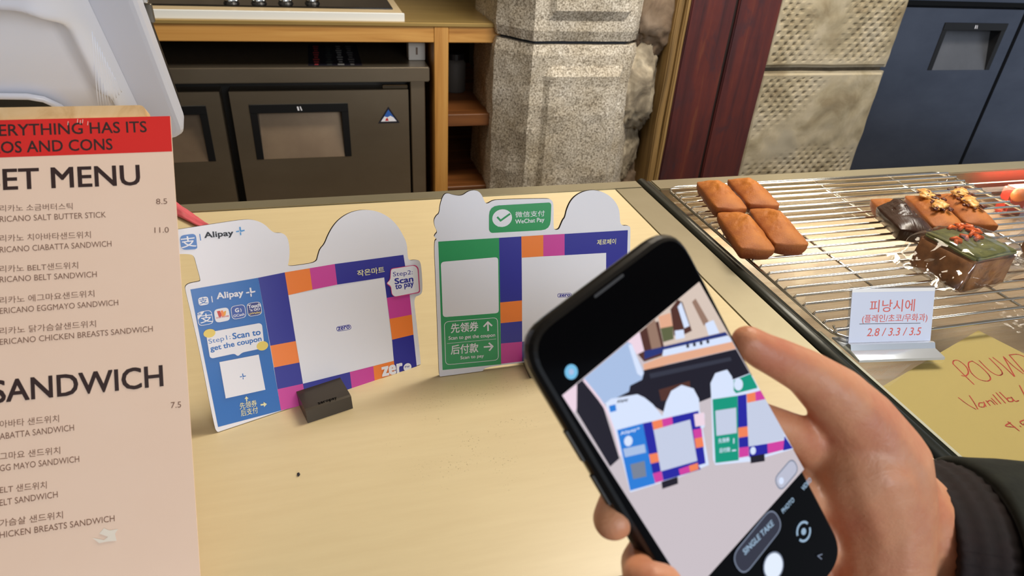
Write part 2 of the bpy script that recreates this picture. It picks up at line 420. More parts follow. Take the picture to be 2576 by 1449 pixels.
# ================================================================== BACK COUNTER
m_pine = wood('pine_rail', [(150, 98, 40), (196, 142, 72), (214, 164, 92)], 0, 0.4, 0.8)
m_pinev = wood('pine_post', [(146, 96, 40), (190, 136, 68), (208, 158, 88)], 2, 0.4, 0.8)
m_shelf = wood('shelf_wood', [(78, 44, 18), (112, 66, 28), (130, 80, 38)], 0, 0.5, 0.8)
m_top = noisy('olive_worktop', [(168, 140, 84), (186, 158, 98)], 5, 0.28, 0.35, (0.4, 6, 6))
bc = thing('back_counter', 'wooden back counter with olive worktop, pine rail and open shelves', 'counter', (-0.2, 2.4, 0))
box('worktop', (-1.3, 0.62, 2.145, 2.95, 0.978, 0.990), m_top, bc, 0.002)
box('rail', (-1.3, 0.345, 2.15, 2.19, 0.930, 0.978), m_pine, bc, 0.002)
box('rail', (0.391, 0.60, 2.15, 2.19, 0.930, 0.978), m_pine, bc, 0.002)
box('side_panel', (0.345, 0.391, 2.148, 2.9, 0, 0.978), m_pinev, bc, 0.002)
box('side_panel', (-1.3, -1.26, 2.148, 2.9, 0, 0.978), m_pinev, bc, 0.002)
box('shelf', (0.391, 0.62, 2.155, 2.9, 0.656, 0.697), m_shelf, bc, 0.002)
box('shelf', (0.391, 0.62, 2.155, 2.9, 0.395, 0.435), m_shelf, bc, 0.002)
box('shelf', (0.391, 0.62, 2.155, 2.9, 0.08, 0.12), m_shelf, bc, 0.002)
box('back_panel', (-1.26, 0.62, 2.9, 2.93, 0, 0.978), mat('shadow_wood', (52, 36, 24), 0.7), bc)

# things stored in the upper opening of the shelf, barely lit
box_m = mat('dim_carton', (70, 64, 58), 0.7)
ct = thing('storage_jar', 'dim pale jar in the dark upper shelf opening', 'jar', (0.47, 2.45, 0.697))
bm = bmesh.new(); tube(bm, [(0.47, 2.45, 0.697), (0.47, 2.45, 0.702), (0.47, 2.45, 0.80), (0.47, 2.45, 0.815)], [0.036, 0.040, 0.040, 0.03], 20); obj('body', bm, box_m, ct, smooth=True)
bm = bmesh.new(); tube(bm, [(0.47, 2.45, 0.815), (0.47, 2.45, 0.835)], 0.033, 20); obj('lid', bm, m_blackp, ct)

# cooktop
ck = thing('gas_cooktop', 'cream framed black glass cooktop with chrome control knobs', 'cooktop', (-0.15, 2.4, 0.99))
m_cream = mat('cream_enamel', (226, 204, 164), 0.3)
box('frame', (-0.62, 0.254, 2.172, 2.62, 0.990, 1.012), m_cream, ck, 0.003, 2)
box('front_lip', (-0.62, 0.256, 2.166, 2.173, 0.988, 1.013), mat('white_enamel', (226, 228, 226), 0.25), ck, 0.002)
box('glass_top', (-0.60, 0.228, 2.235, 2.60, 1.012, 1.017), m_glassb, ck, 0.001)
for u in (583, 652, 719, 786):
    p = onz(u, 12, 1.013); bm = bmesh.new(); x, y = p[0], p[1]
    tube(bm, [(x, y, 1.012), (x, y, 1.016), (x, y, 1.022)], [0.024, 0.024, 0.021], 24)
    kb = obj('knob_base', bm, m_blackp, ck, smooth=False)
    bm = bmesh.new(); tube(bm, [(x, y, 1.022), (x, y, 1.026), (x, y, 1.044), (x, y, 1.048)], [0.019, 0.021, 0.019, 0.016], 24)
    kk = obj('knob', bm, m_chrome, ck, smooth=False)
A = Art((0.13, 2.20, 1.0125), (1, 0, 0), (0, -1, 0)); A.n = np.array((0, 0, 1.0))
for u_ in (872, 884, 896, 912, 926, 940, 952): A.line([(u_, 17), (u_ + 7, 17)], .004, mat('grey_print', (176, 156, 124), .5), False)
A.build('print', ck)

def fridge(name, label, xL, xR, doors, ztop, zslab, zdoor, zbot, yf, mst, handle):
    t = thing(name, label, 'refrigerator', ((xL + xR) / 2, yf + 0.3, 0))
    box('top_panel', (xL, xR, yf, yf + 0.62, zslab, ztop), mst, t, 0.003, 2)
    box('body', (xL + 0.01, xR - 0.02, yf + 0.082, yf + 0.6, 0.08, zslab), mat('fridge_body_dark', (30, 28, 26), 0.5), t)
    for (x0, x1, hx0, hx1) in doors:
        hz0, hz1 = handle; bm = bmesh.new(); y0, y1 = yf + 0.012, yf + 0.084
        for bb in ((x0, hx0, zbot, zdoor), (hx1, x1, zbot, zdoor), (hx0, hx1, hz1, zdoor), (hx0, hx1, zbot, hz0)):
            bm_box(bm, bb[0], bb[1], y0, y1, bb[2], bb[3])
        d = obj('door', bm, mst, t)
        bm = bmesh.new(); w = 0.022
        bm_box(bm, hx0, hx0 + w, y0 - 0.002, y1, hz0, hz1, 0.001); bm_box(bm, hx1 - w, hx1, y0 - 0.002, y1, hz0, hz1, 0.001)
        bm_box(bm, hx0, hx1, y0 - 0.003, y0 + 0.012, hz1 - 0.028, hz1, 0.001); bm_box(bm, hx0, hx1, y0, y1 - 0.003, hz1 - 0.004, hz1)
        obj('handle_bezel', bm, m_blackp, d)
        bm = bmesh.new(); prism(bm, [(hx0 + w, y0 + 0.001, hz0), (hx1 - w, y0 + 0.001, hz0), (hx1 - w, y0 + 0.058, hz1 - 0.004), (hx0 + w, y0 + 0.058, hz1 - 0.004)], (0, 0.006, 0))
        obj('handle_plate', bm, m_plate if mst is m_steel2 else m_steel4, d)
        A = Art((0, y0 - 0.0031, 0), (1, 0, 0), (0, 0, -1)); cx = (hx0 + hx1) / 2; A.L = 1
        A.pab([(cx - .008, -(hz1 - .008)), (cx - .003, -(hz1 - .008)), (cx - .001, -(hz1 - .021)), (cx - .006, -(hz1 - .021))], WHITE)
        A.pab([(cx + .001, -(hz1 - .008)), (cx + .004, -(hz1 - .008)), (cx + .008, -(hz1 - .021)), (cx + .004, -(hz1 - .021))], WHITE)
        A.build('handle_mark', d)
    for x in (xL + 0.06, xR - 0.06):
        bm = bmesh.new(); tube(bm, [(x, yf + 0.1, 0), (x, yf + 0.1, 0.09)], 0.018, 12); obj('foot', bm, m_blackp, t)
    return t
m_plate = noisy('handle_plate_steel', [(122, 102, 82), (132, 112, 90)], 8, 0.42, 0.6, (1, 1, 1), 0.05, 0.0003)
fr = fridge('undercounter_fridge', 'brownish stainless under-counter fridge beneath the wooden back counter', -1.2, 0.331,  # brownish is the warm reflection tint in m_steel2
            [(-0.86, -0.316, -0.66, -0.36), (-0.288, 0.262, -0.236, 0.066)], 0.853, 0.806, 0.778, 0.12, 2.16, m_steel2, (0.558, 0.738))
box('door_column', (0.270, 0.318, 2.175, 2.22, 0.1, 0.806), m_steel2, fr, 0.002)
box('hinge', (0.18, 0.262, 2.176, 2.19, 0.781, 0.792), m_chrome, fr, 0.002)
A = Art((0.195, 2.1715, 0.69), (1, 0, 0), (0, 0, -1)); A.L = 1
A.pab([(-.036, .022), (.036, .022), (0, -.034)], m_black); A.pab([(-.026, .016), (.026, .016), (0, -.024)], mat('sticker_blue', (48, 96, 180), .4))
A.pab([(-.026, .016), (.026, .016), (.016, .003), (.006, -.003), (-.004, .002), (-.014, -.001)], WHITE)
A.pab([(-.012, .014), (0, .014), (-.004, .003), (-.009, .006)], mat('sticker_red', (196, 52, 52), .4)); A.build('triangle_sticker', fr)
lb = Art((0, 0, 0.8532), (1, 0, 0), (0, -1, 0)); lb.n = np.array((0, 0, 1.0)); lb.pab([(-.045, -2.18), (.12, -2.18), (.12, -2.50), (-.045, -2.50)], m_black)
for k, (c, x) in enumerate((((170, 60, 66), -0.02), ((60, 66, 66), 0.02), ((150, 150, 150), 0.055), ((110, 110, 112), 0.09))):
    mm_ = mat('label_%d' % k, c, 0.5)
    for q in range(9):
        y = 2.19 + q * 0.033; w = 0.012 + 0.004 * ((q * 7 + k) % 3)
        lb.pab([(x - w / 2, -y), (x + w / 2, -y), (x + w / 2, -y - 0.02), (x - w / 2, -y - 0.02)], mm_, up=(q == 0))
lbo = lb.build('print', fr)
sb = thing('socket_box', 'small white box standing on the fridge top against the pine post', 'box', (0.305, 2.27, 0.853))
box('case', (0.276, 0.331, 2.25, 2.30, 0.8535, 0.91), mat('white_plastic', (214, 208, 200), 0.4), sb, 0.002)
box('marking', (0.300, 0.306, 2.2488, 2.2502, 0.872, 0.895), mat('tan_mark', (120, 96, 80), .5), sb)

fr2 = fridge('upright_fridge', 'blue-grey stainless fridge at the right behind the tooled stone wall', 2.02, 3.6,  # blue-grey is the daylight reflection tint in m_steel3
             [(2.03, 2.765, 2.385, 2.707), (2.785, 3.58, 2.90, 3.25)], 1.30, 1.085, 1.058, 0.12, 2.19, m_steel3, (0.822, 1.006))

# ================================================================== SERVICE COUNTER
m_lam = mat('cream_laminate', (226, 204, 156), 0.33); n_, l_, b_ = nodes(m_lam)
cc = coords(m_lam); g1 = ntex(m_lam, coords(m_lam, (1, 9, 1)), 14, 4, 0.6)
lam = ramp(m_lam, g1, [(0.3, (208, 190, 150)), (0.7, (213, 196, 156))])
sp = ntex(m_lam, cc, 420, 3, 0.8); spm = ramp(m_lam, sp, [(0.60, (0, 0, 0)), (0.66, (255, 255, 255))])
pm = n_.new('ShaderNodeVectorMath'); pm.operation = 'DISTANCE'; l_.new(cc, pm.inputs[0]); pc_ = onz(1215, 1075); pm.inputs[1].default_value = (pc_[0], pc_[1] - 0.5, 1.0)
pr = ramp(m_lam, pm.outputs['Value'], [(0.01, (255, 255, 255)), (0.085, (0, 0, 0))])
patch = ntex(m_lam, cc, 28, 3, 0.6); pt = ramp(m_lam, patch, [(0.48, (0, 0, 0)), (0.6, (255, 255, 255))])
wear = mixc(m_lam, 1.0, mixc(m_lam, 1.0, spm, pr, 'MULTIPLY'), pt, 'MULTIPLY')
l_.new(mixc(m_lam, wear, lam, lin((96, 76, 44))), b_.inputs['Base Color'])
sc_ = thing('service_counter', 'long service counter with cream laminate top and stainless edging', 'counter', (0, 0.5, 0))
o = box('laminate_top', (-1.6, 0.3885, 0.221, 0.799, 0.975, 1.0), m_lam, sc_)
m_trim = noisy('steel_trim', [(156, 148, 124), (168, 160, 136)], 5, 0.42, 0.8)
box('rear_edging', (-1.6, 0.4325, 0.799, 0.824, 0.97, 1.0015), m_trim, sc_, 0.0015, 2)
box('front_edging', (-1.6, 0.4325, 0.209, 0.221, 0.955, 1.0015), mat('dull_front_steel', (112, 106, 90), 0.55, 0.6), sc_, 0.0015, 2)
box('side_edging', (0.3885, 0.4325, 0.221, 0.799, 0.97, 1.0010), m_trim, sc_, 0.0015, 2)
box('front_panel', (-1.6, 0.430, 0.24, 0.26, 0, 0.97), m_pinev, sc_)
box('rear_panel', (-1.6, 0.430, 0.78, 0.80, 0.05, 0.97), mat('grey_panel', (92, 90, 86), .5), sc_)

# ================================================================== DISPLAY CASE
dc = thing('display_case', 'glass topped stainless display case to the right of the cream counter', 'display case', (1.0, 0.5, 0))
# rounded gasket and groove along the left side
bm = bmesh.new(); yy = [0.214, 0.824]
prof = [(0.4335, 0.995), (0.4345, 1.0015), (0.437, 1.0035), (0.4405, 1.0048), (0.4450, 1.0035), (0.4475, 1.0005), (0.4500, 0.999), (0.4535, 1.0), (0.4545, 0.995)]
ra = [[bm.verts.new((x, y, z)) for x, z in prof] for y in yy]
for i in range(len(prof) - 1): bm.faces.new((ra[0][i], ra[1][i], ra[1][i + 1], ra[0][i + 1]))
bm.faces.new(ra[0]); bm.faces.new(ra[1][::-1]); bm.faces.new((ra[0][-1], ra[1][-1], ra[1][0], ra[0][0]))
obj('gasket', bm, m_gasket, dc, smooth=True)
box('rear_rim', (0.455, 1.9, 0.790, 0.824, 0.955, 1.001), m_trim, dc, 0.0015, 2)
box('front_rim', (0.455, 1.9, 0.205, 0.214, 0.955, 1.001), m_trim, dc, 0.0015, 2)
m_glass = clear('case_glass', (246, 246, 244), 0.01, 1.3)
box('glass_top', (0.456, 1.9, 0.2145, 0.7895, 0.9945, 0.9995), m_glass, dc)
box('glass_edge', (0.4535, 0.4565, 0.2145, 0.430, 0.9935, 1.0005), mat('glass_edge_green', (178, 178, 160), 0.2), dc)
m_shtan = noisy('case_shelf', [(172, 150, 124), (190, 168, 142), (204, 186, 162)], 4, 0.35, 0.1, (1, 6, 1))
box('shelf', (0.47, 1.888, 0.23, 0.78, 0.930, 0.936), m_shtan, dc)
box('case_wall', (0.456, 0.468, 0.215, 0.79, 0, 0.985), m_trim, dc)
box('case_wall', (1.888, 1.9, 0.215, 0.79, 0, 0.985), m_trim, dc)
box('case_floor', (0.47, 1.88, 0.23, 0.78, 0.05, 0.07), m_trim, dc)
box('case_back', (0.47, 1.88, 0.782, 0.79, 0.06, 0.955), mat('case_back_panel', (150, 134, 110), .4), dc)
l = bpy.data.lights.new('case_strip_light', 'AREA'); l.shape = 'RECTANGLE'; l.size = 1.3; l.size_y = 0.02; l.energy = 1.7; l.color = (1, .88, .68)
o = bpy.data.objects.new('case_strip_light', l); link(o); o.location = (1.15, 0.765, 0.988); o.rotation_euler = (R_(-50), 0, 0)
# two folded paper bags and tray things seen through the glass
m_kraft = noisy('kraft_paper', [(150, 122, 80), (180, 152, 104)], 14, 0.8, 0, (1, 1, 1), 0.4, 0.002)
for (x, y, a, s, lab) in ((0.80, 0.33, 12, 1.0, 'crumpled kraft paper bag under the display glass by the right edge'),):
    bm = bmesh.new(); bm_box(bm, -0.06, 0.06, -0.035, 0.035, 0, 0.03, 0.006, 2)
    bmesh.ops.subdivide_edges(bm, edges=bm.edges[:], cuts=3, use_grid_fill=True)
    for v in bm.verts: v.co += Vector((noise.noise(v.co * 60), noise.noise(v.co * 70 + Vector((3, 0, 0))), noise.noise(v.co * 50))) * 0.004
    o = obj('paper_bag', bm, m_kraft, None); o.location = (x, y, 0.9365); o.rotation_euler.z = R_(a); tag(o, lab, 'bag')

# yellow handwritten sheet lying just under the glass
SH = 0.9925
ps = [onz(2224, 976, SH), onz(2461, 831, SH), onz(2700, 952, SH), onz(2760, 1160, SH), onz(2420, 1150, SH)]
ps[3] = np.array((0.66, 0.232, SH)); ps[4] = np.array((0.459, 0.232, SH)); ps[0][0] = 0.459
sheet = thing('handwritten_sheet', 'olive yellow paper sheet with red handwriting under the case glass', 'sign', (0.56, 0.3, SH))
bm = bmesh.new(); prism(bm, [Vector(p) for p in ps], (0, 0, -0.0006)); obj('paper', bm, mat('olive_yellow_paper', (216, 196, 126), 0.7), sheet)
c5 = lambda p: (2080 + p[0] / 3.292, 680 + p[1] / 3.292)
A = Art((0.5, 0.3, SH), (1, 0, 0), (0, -1, 0), c5); m_red = mat('red_marker', (206, 44, 34), 0.5)
def strokes(A, L, w, m):
    for s in L: A.line(s, w, m)
strokes(A, [[(1045, 775), (1120, 850), (1218, 945)], [(1045, 775), (1050, 750), (1090, 748), (1150, 795), (1172, 845), (1150, 875), (1115, 872)],
            [(1205, 752), (1172, 770), (1190, 840), (1255, 900), (1325, 918), (1355, 900), (1335, 858), (1270, 795), (1205, 752)],
            [(1262, 748), (1345, 830), (1410, 868), (1450, 862), (1440, 825), (1345, 728)],
            [(1555, 878), (1462, 715)], [(1375, 722), (1460, 790), (1552, 880)], [(1462, 715), (1540, 790), (1625, 855)],
            [(1510, 702), (1570, 770), (1650, 860)], [(1510, 702), (1590, 698), (1680, 745), (1720, 810), (1650, 860)]], 0.0012, m_red)
strokes(A, [[(1090, 1055), (1160, 1108), (1235, 1152)], [(1180, 1038), (1215, 1090), (1250, 1150)],
            [(1290, 1098), (1262, 1100), (1262, 1128), (1300, 1132), (1305, 1108)], [(1298, 1090), (1318, 1128)],
            [(1318, 1080), (1352, 1120)], [(1330, 1090), (1355, 1078), (1392, 1112)], [(1362, 1060), (1412, 1110)],
            [(1375, 1030), (1440, 1105)], [(1402, 1015), (1478, 1100)], [(1430, 1010), (1512, 1090)],
            [(1520, 1058), (1495, 1060), (1505, 1086), (1540, 1085), (1535, 1062)], [(1525, 1050), (1560, 1085), (1588, 1080)],
            [(1595, 955), (1650, 1060)], [(1520, 1262), (1480, 1290), (1560, 1300)], [(1500, 1255), (1592, 1330)],
            [(1600, 1290), (1606, 1296)], [(1640, 1240), (1600, 1255), (1625, 1280), (1650, 1262), (1680, 1310)]], 0.0010, m_red)
A.build('handwriting', sheet)

# red and orange fringed reflection in the glass, built as a solid under it
sn = thing('red_fringed_reflection', 'red and orange scalloped snack pack under the glass at the far right', 'snack', (1.05, 0.70, 0.9365))  # stands in for a reflection in the glass, there is no snack pack
m_rp = mat('reflection_red', (200, 60, 44), 0.3); m_op = mat('reflection_orange', (238, 130, 60), 0.3)
p0 = onz(2500, 482, 0.984); p0[0] += 0.055
bm = bmesh.new(); bm_box(bm, p0[0] - .01, p0[0] + .22, p0[1], p0[1] + .022, 0.9365, 0.986, 0.004, 2); obj('slab', bm, m_rp, sn)
for k in range(8):
    bm = bmesh.new(); bmesh.ops.create_uvsphere(bm, u_segments=12, v_segments=8, radius=0.012)
    bmesh.ops.translate(bm, verts=bm.verts, vec=(p0[0] + k * 0.026, p0[1] - .002, 0.976)); obj('reflection_scallop', bm, m_op, sn, smooth=True)

# ------------------------------------------------------------------ cooling rack
rk = thing('cooling_rack', 'chrome wire cooling rack lying on the glass of the display case', 'rack', (0.7, 0.6, 1.0))
zr = 1.0095
x0r, x1r, y0r, y1r = 0.459, 0.955, 0.405, 0.782
bm = bmesh.new(); fr_pts = []
for (cx, cy, a0) in ((x1r - .02, y1r - .02, 0), (x0r + .02, y1r - .02, 90), (x0r + .02, y0r + .02, 180), (x1r - .02, y0r + .02, 270)):
    for k in range(6): a = R_(a0 + 18 * k); fr_pts.append((cx + .02 * math.cos(a), cy + .02 * math.sin(a), zr - 0.0032))
tube(bm, fr_pts, 0.0021, 8, True); obj('frame', bm, m_chrome, rk, smooth=True)
bm = bmesh.new(); L = x1r - x0r
tube(bm, [(0, 0, -0.0028), (0.002, 0, 0), (L - .002, 0, 0), (L, 0, -0.0028)], 0.0016, 8)
wire0 = obj('wire', bm, m_chrome, rk, smooth=True, origin=(0, 0, 0))
NW = 23
for k in range(NW):
    o = wire0 if k == 0 else wire0.copy()
    if k: COL.objects.link(o); o.parent = rk
    o.location = (x0r - rk.location.x, y0r + 0.012 + (y1r - y0r - 0.024) * k / (NW - 1) - rk.location.y, zr - rk.location.z + 0.0006)
for x in (0.567, 0.705, 0.845):
    bm = bmesh.new(); tube(bm, [(x, y0r, zr - .0034), (x, y1r, zr - .0034)], 0.0016, 8); obj('cross_bar', bm, m_chrome, rk, smooth=True)
for x in (0.480, 0.93):
    for y in (0.43, 0.755):
        bm = bmesh.new(); tube(bm, [(x - .01, y, zr - .004), (x - .008, y, 1.0012), (x + .008, y, 1.0012), (x + .01, y, zr - .004)], 0.0012, 8); obj('foot', bm, m_chrome, rk, smooth=True)

# ------------------------------------------------------------------ financiers
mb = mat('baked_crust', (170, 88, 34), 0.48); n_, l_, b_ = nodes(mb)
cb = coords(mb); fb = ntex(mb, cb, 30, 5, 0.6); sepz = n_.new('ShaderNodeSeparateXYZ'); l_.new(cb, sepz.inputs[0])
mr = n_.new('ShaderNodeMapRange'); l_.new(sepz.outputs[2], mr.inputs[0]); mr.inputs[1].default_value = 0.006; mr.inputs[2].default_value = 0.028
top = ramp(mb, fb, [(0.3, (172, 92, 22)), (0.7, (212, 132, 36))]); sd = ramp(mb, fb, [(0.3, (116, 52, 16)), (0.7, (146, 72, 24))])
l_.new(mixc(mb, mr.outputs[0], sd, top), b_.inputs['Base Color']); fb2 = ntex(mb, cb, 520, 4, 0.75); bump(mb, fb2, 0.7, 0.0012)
def loaf_bm(L, Wd, Hh, dome, seed, crack=1.0, a0=-1.0, a1=1.0, grow=0.0, cmin=0.0):
    bm = bmesh.new(); na, nb, nc = 46, 24, 8; V = {}
    def P(a, b, c):
        a_ = a; tp = 0.80 + 0.20 * min(c / 0.6, 1)
        # rounded plan corners
        r = 0.16
        ex = max(0, abs(b) - (1 - r * L / Wd * 0.6)) ; ey = max(0, abs(a) - (1 - r * 0.6))
        x = b * (Wd / 2 + grow) * tp * (1 - 0.10 * a ** 8); y = a * (L / 2 + grow) * (0.92 + 0.08 * min(c / 0.55, 1)) * (1 - 0.05 * b ** 4)
        fall = max(0, 1 - abs(b) ** 2.4) * max(0, 1 - a ** 4)
        z = c * Hh * 0.64 + 0.36 * Hh * fall * c ** 2 + grow * (c > 0.5)
        cr = noise.noise(Vector((a * 4 + seed, b * 4, seed)))
        z += c ** 3 * crack * (0.0066 + 0.003 * cr) * math.exp(-((b + 0.1 * math.sin(seed)) / 0.42) ** 2) * math.exp(-((a - 0.15) / 0.42) ** 2)
        if c > 0.9 and abs(b) < 0.6 and abs(a - .15) < 0.6: z -= crack * 0.0022 * max(0, 1 - abs(noise.noise(Vector((a * 5, b * 6, seed * 2)))) * 9)
        q = Vector((x, y, z)); q += Vector((noise.noise(q * 60 + Vector((seed, 0, 0))), noise.noise(q * 60 + Vector((0, seed, 0))), noise.noise(q * 70 + Vector((0, 0, seed))))) * 0.0011
        return q
    def vert(i, j, k):
        key = (i, j, k)
        if key not in V:
            a = a0 + (a1 - a0) * i / na; V[key] = bm.verts.new(P(a, -1 + 2 * j / nb, cmin + (1 - cmin) * k / nc))
        return V[key]
    for i in range(na):
        for j in range(nb):
            bm.faces.new((vert(i, j, nc), vert(i, j + 1, nc), vert(i + 1, j + 1, nc), vert(i + 1, j, nc)))
            bm.faces.new((vert(i, j, 0), vert(i + 1, j, 0), vert(i + 1, j + 1, 0), vert(i, j + 1, 0)))
    for i in range(na):
        for k in range(nc):
            bm.faces.new((vert(i, 0, k), vert(i, 0, k + 1), vert(i + 1, 0, k + 1), vert(i + 1, 0, k)))
            bm.faces.new((vert(i, nb, k), vert(i + 1, nb, k), vert(i + 1, nb, k + 1), vert(i, nb, k + 1)))
    for j in range(nb):
        for k in range(nc):
            bm.faces.new((vert(0, j, k), vert(0, j + 1, k), vert(0, j + 1, k + 1), vert(0, j, k + 1)))
            bm.faces.new((vert(na, j, k), vert(na, j, k + 1), vert(na, j + 1, k + 1), vert(na, j + 1, k)))
    bmesh.ops.recalc_face_normals(bm, faces=bm.faces); bmesh.ops.smooth_vert(bm, verts=bm.verts, factor=0.3, use_axis_x=True, use_axis_y=True, use_axis_z=True)
    return bm
ZB = zr + 0.0024
def financier(x, y, rz, seed, label, group, L=0.099, tilt=0.0, z=0.0):
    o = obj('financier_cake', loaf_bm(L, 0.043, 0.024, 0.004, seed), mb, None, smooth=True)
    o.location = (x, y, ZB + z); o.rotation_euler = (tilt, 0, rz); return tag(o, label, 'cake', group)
G1 = 'plain financier cakes on the rack'
financier(0.493, 0.697, R_(-14), 1.3, 'plain golden financier, rear one of the left pair on the rack', G1, tilt=R_(-3), z=0.003)
financier(0.470, 0.601, R_(-14), 4.1, 'plain golden financier, front left of the four, nearest the counter', G1)
financier(0.543, 0.700, R_(-15), 7.7, 'plain golden financier, rear right of the four at the left', G1, tilt=R_(-3), z=0.003)
financier(0.518, 0.605, R_(-15), 9.2, 'plain golden financier, front right of the four at the left', G1)
G2 = 'topped financier cakes on the rack'
dk = mat('dark_chocolate', (52, 28, 16), 0.3); n_, l_, b_ = nodes(dk); fch = ntex(dk, coords(dk, (40, 4, 4)), 6, 4); bump(dk, fch, 0.6, 0.0015)
f5 = financier(0.706, 0.610, R_(-19), 2.2, 'financier half dipped in dark chocolate, beside the fig-topped ones', G2)
o = obj('chocolate_coating', loaf_bm(0.099, 0.043, 0.024, 0.004, 2.2, 1.0, -1.0, 0.38, 0.0014), dk, None, smooth=True); o.parent = f5
m_fig = noisy('fig_flesh', [(196, 128, 56), (236, 190, 112)], 220, 0.4, 0, (1, 1, 1), 0.4, 0.001)
m_nut = noisy('dark_fig_skin', [(60, 26, 14), (112, 52, 26)], 60, 0.4)
def lump(bm, x, y, z, r, seed, fl=0.6):
    b2 = bmesh.new(); bmesh.ops.create_icosphere(b2, subdivisions=3, radius=1)
    for v in b2.verts:
        k = 1 + 0.5 * noise.noise(v.co * 1.7 + Vector((seed, 0, 0))) + 0.3 * noise.noise(v.co * 4 + Vector((0, seed, 0))); v.co = Vector((x + v.co.x * r * k, y + v.co.y * r * k * 1.2, z + v.co.z * r * fl * k))
    me = bpy.data.meshes.new('t'); b2.to_mesh(me); b2.free(); bm.from_mesh(me); bpy.data.meshes.remove(me)
for (x, y, s, lab) in ((0.764, 0.613, 3.3, 'financier with fig topping, middle of the three at the right'), (0.817, 0.613, 5.9, 'financier with fig topping, rightmost of the three at the right')):
    f = financier(x, y, R_(-22), s, lab, G2)
    for k, (yy_, rr) in enumerate(((0.034, 0.0085), (0.024, 0.009), (-0.002, 0.009), (-0.012, 0.007), (0.011, 0.007))):
        bm = bmesh.new(); lump(bm, random.uniform(-.006, .006), yy_, 0.0275, rr, s + k, 0.42); o = obj('fig_piece', bm, m_fig, None, smooth=True); o.parent = f
    for k in range(22):
        bm = bmesh.new(); lump(bm, random.uniform(-.014, .014), random.uniform(-.026, .042), 0.0275 + random.uniform(-.001, .003), random.uniform(.0015, .0036), s * 3 + k * 1.7)
        o = obj('fig_skin', bm, m_nut, None, smooth=True); o.parent = f

# ------------------------------------------------------------------ wrapped pound cake slices
m_crumb = noisy('pound_cake_crust', [(96, 56, 26), (140, 88, 44), (168, 112, 62)], 45, 0.6, 0, (1, 1, 1), 0.5, 0.001)
m_matcha = noisy('green_crumb', [(84, 88, 40), (118, 118, 60)], 120, 0.7, 0, (1, 1, 1), 0.5, 0.001)
m_film = clear('wrap_film', (250, 250, 250), 0.06, 2.4, 1.45)
def slice_(name, label, cx, cy, rz, w, l, h, topm, group, garnish):
    t = thing(name, label, 'cake', (cx, cy, ZB), group); t.rotation_euler.z = rz
    def lo(nm, bm, mt, sm=False):
        o = obj(nm, bm, mt, None, smooth=sm); o.parent = t; return o
    bm = bmesh.new(); bm_box(bm, -w / 2, w / 2, -l / 2, l / 2, 0, h - 0.004, 0.003, 2)
    bmesh.ops.subdivide_edges(bm, edges=bm.edges[:], cuts=3, use_grid_fill=True)
    for v in bm.verts: v.co += Vector([noise.noise(v.co * 90 + Vector((k * 5, 0, cx))) for k in range(3)]) * 0.0016
    lo('cake_body', bm, m_crumb, True)
    bm = bmesh.new(); bm_box(bm, -w / 2 + .002, w / 2 - .002, -l / 2 + .001, l / 2 - .002, h - 0.006, h, 0.002, 2)
    bmesh.ops.subdivide_edges(bm, edges=bm.edges[:], cuts=3, use_grid_fill=True)
    for v in bm.verts: v.co += Vector([noise.noise(v.co * 110 + Vector((k * 5, 0, cx))) for k in range(3)]) * 0.0016
    lo('top_crust', bm, topm, True)
    for k in range(16):
        bm = bmesh.new(); x = random.uniform(-w * .35, w * .42); y = random.uniform(-l * .1, l * .42); a = random.uniform(0, 3)
        tube(bm, [(x, y, h + .001), (x + .006 * math.cos(a), y + .006 * math.sin(a), h + .0025), (x + .011 * math.cos(a + .6), y + .011 * math.sin(a + .6), h + .001)], 0.0022, 6)
        lo('peel_shred', bm, garnish, True)
    # wrap: loose box with seam fin, crumpled gathered wings
    bm = bmesh.new(); N = 64; NS = 72; rows = []
    sec = []
    for a in np.linspace(0, 2 * math.pi, NS + 1)[:-1]:
        ca, sa = math.cos(a), math.sin(a); rr = (abs(ca) ** 6 + abs(sa) ** 6) ** (-1 / 6); sec.append((ca * rr, sa * rr))
    for i in range(N + 1):
        s = -1 + 2 * i / N; x = s * (w / 2 + 0.036); out = max(0, (abs(x) - w / 2 - 0.002) / 0.034)
        k = max(0.05, 1 - out * 1.3); kw = 1 + 0.12 * min(1, out); row = []
        for (p, q) in sec:
            v = Vector((x, p * (l / 2 + 0.003) * kw, (h / 2 + 0.0015) * (1 - 0.35 * min(1, out)) + q * (h / 2 + 0.003) * k))
            cre = abs(noise.noise(v * 42 + Vector((cx * 9, 3, 2)))) * 2 - 0.3
            v += Vector([noise.noise(v * 60 + Vector((cx * 9, t_ * 7, 2))) for t_ in range(3)]) * (0.0012 + 0.006 * min(1, out)) + Vector((0, p, q)) * cre * (0.0018 + 0.003 * min(1, out))
            v.z = max(v.z, 0.0004); row.append(bm.verts.new(v))
        rows.append(row)
    for i in range(N):
        for j in range(NS): bm.faces.new((rows[i][j], rows[i][(j + 1) % NS], rows[i + 1][(j + 1) % NS], rows[i + 1][j]))
    lo('plastic_wrap', bm, m_film, True)
    bm = bmesh.new(); pr = None
    for i in range(15):
        x_ = -w / 2 + w * i / 14; a = bm.verts.new((x_, -.012 + 0.002 * math.sin(i), h + .0022)); b = bm.verts.new((x_, -.003 + 0.002 * math.sin(i * 2.1), h + .006 + .002 * math.sin(i * 1.3)))
        if pr: bm.faces.new((pr[0], a, b, pr[1]))
        pr = (a, b)
    lo('wrap_seam', bm, m_film, True); return t
m_or = mat('orange_peel', (232, 104, 30), 0.4); m_rd = mat('red_peel', (176, 40, 24), 0.35)
G3 = 'wrapped pound cake slices on the rack'
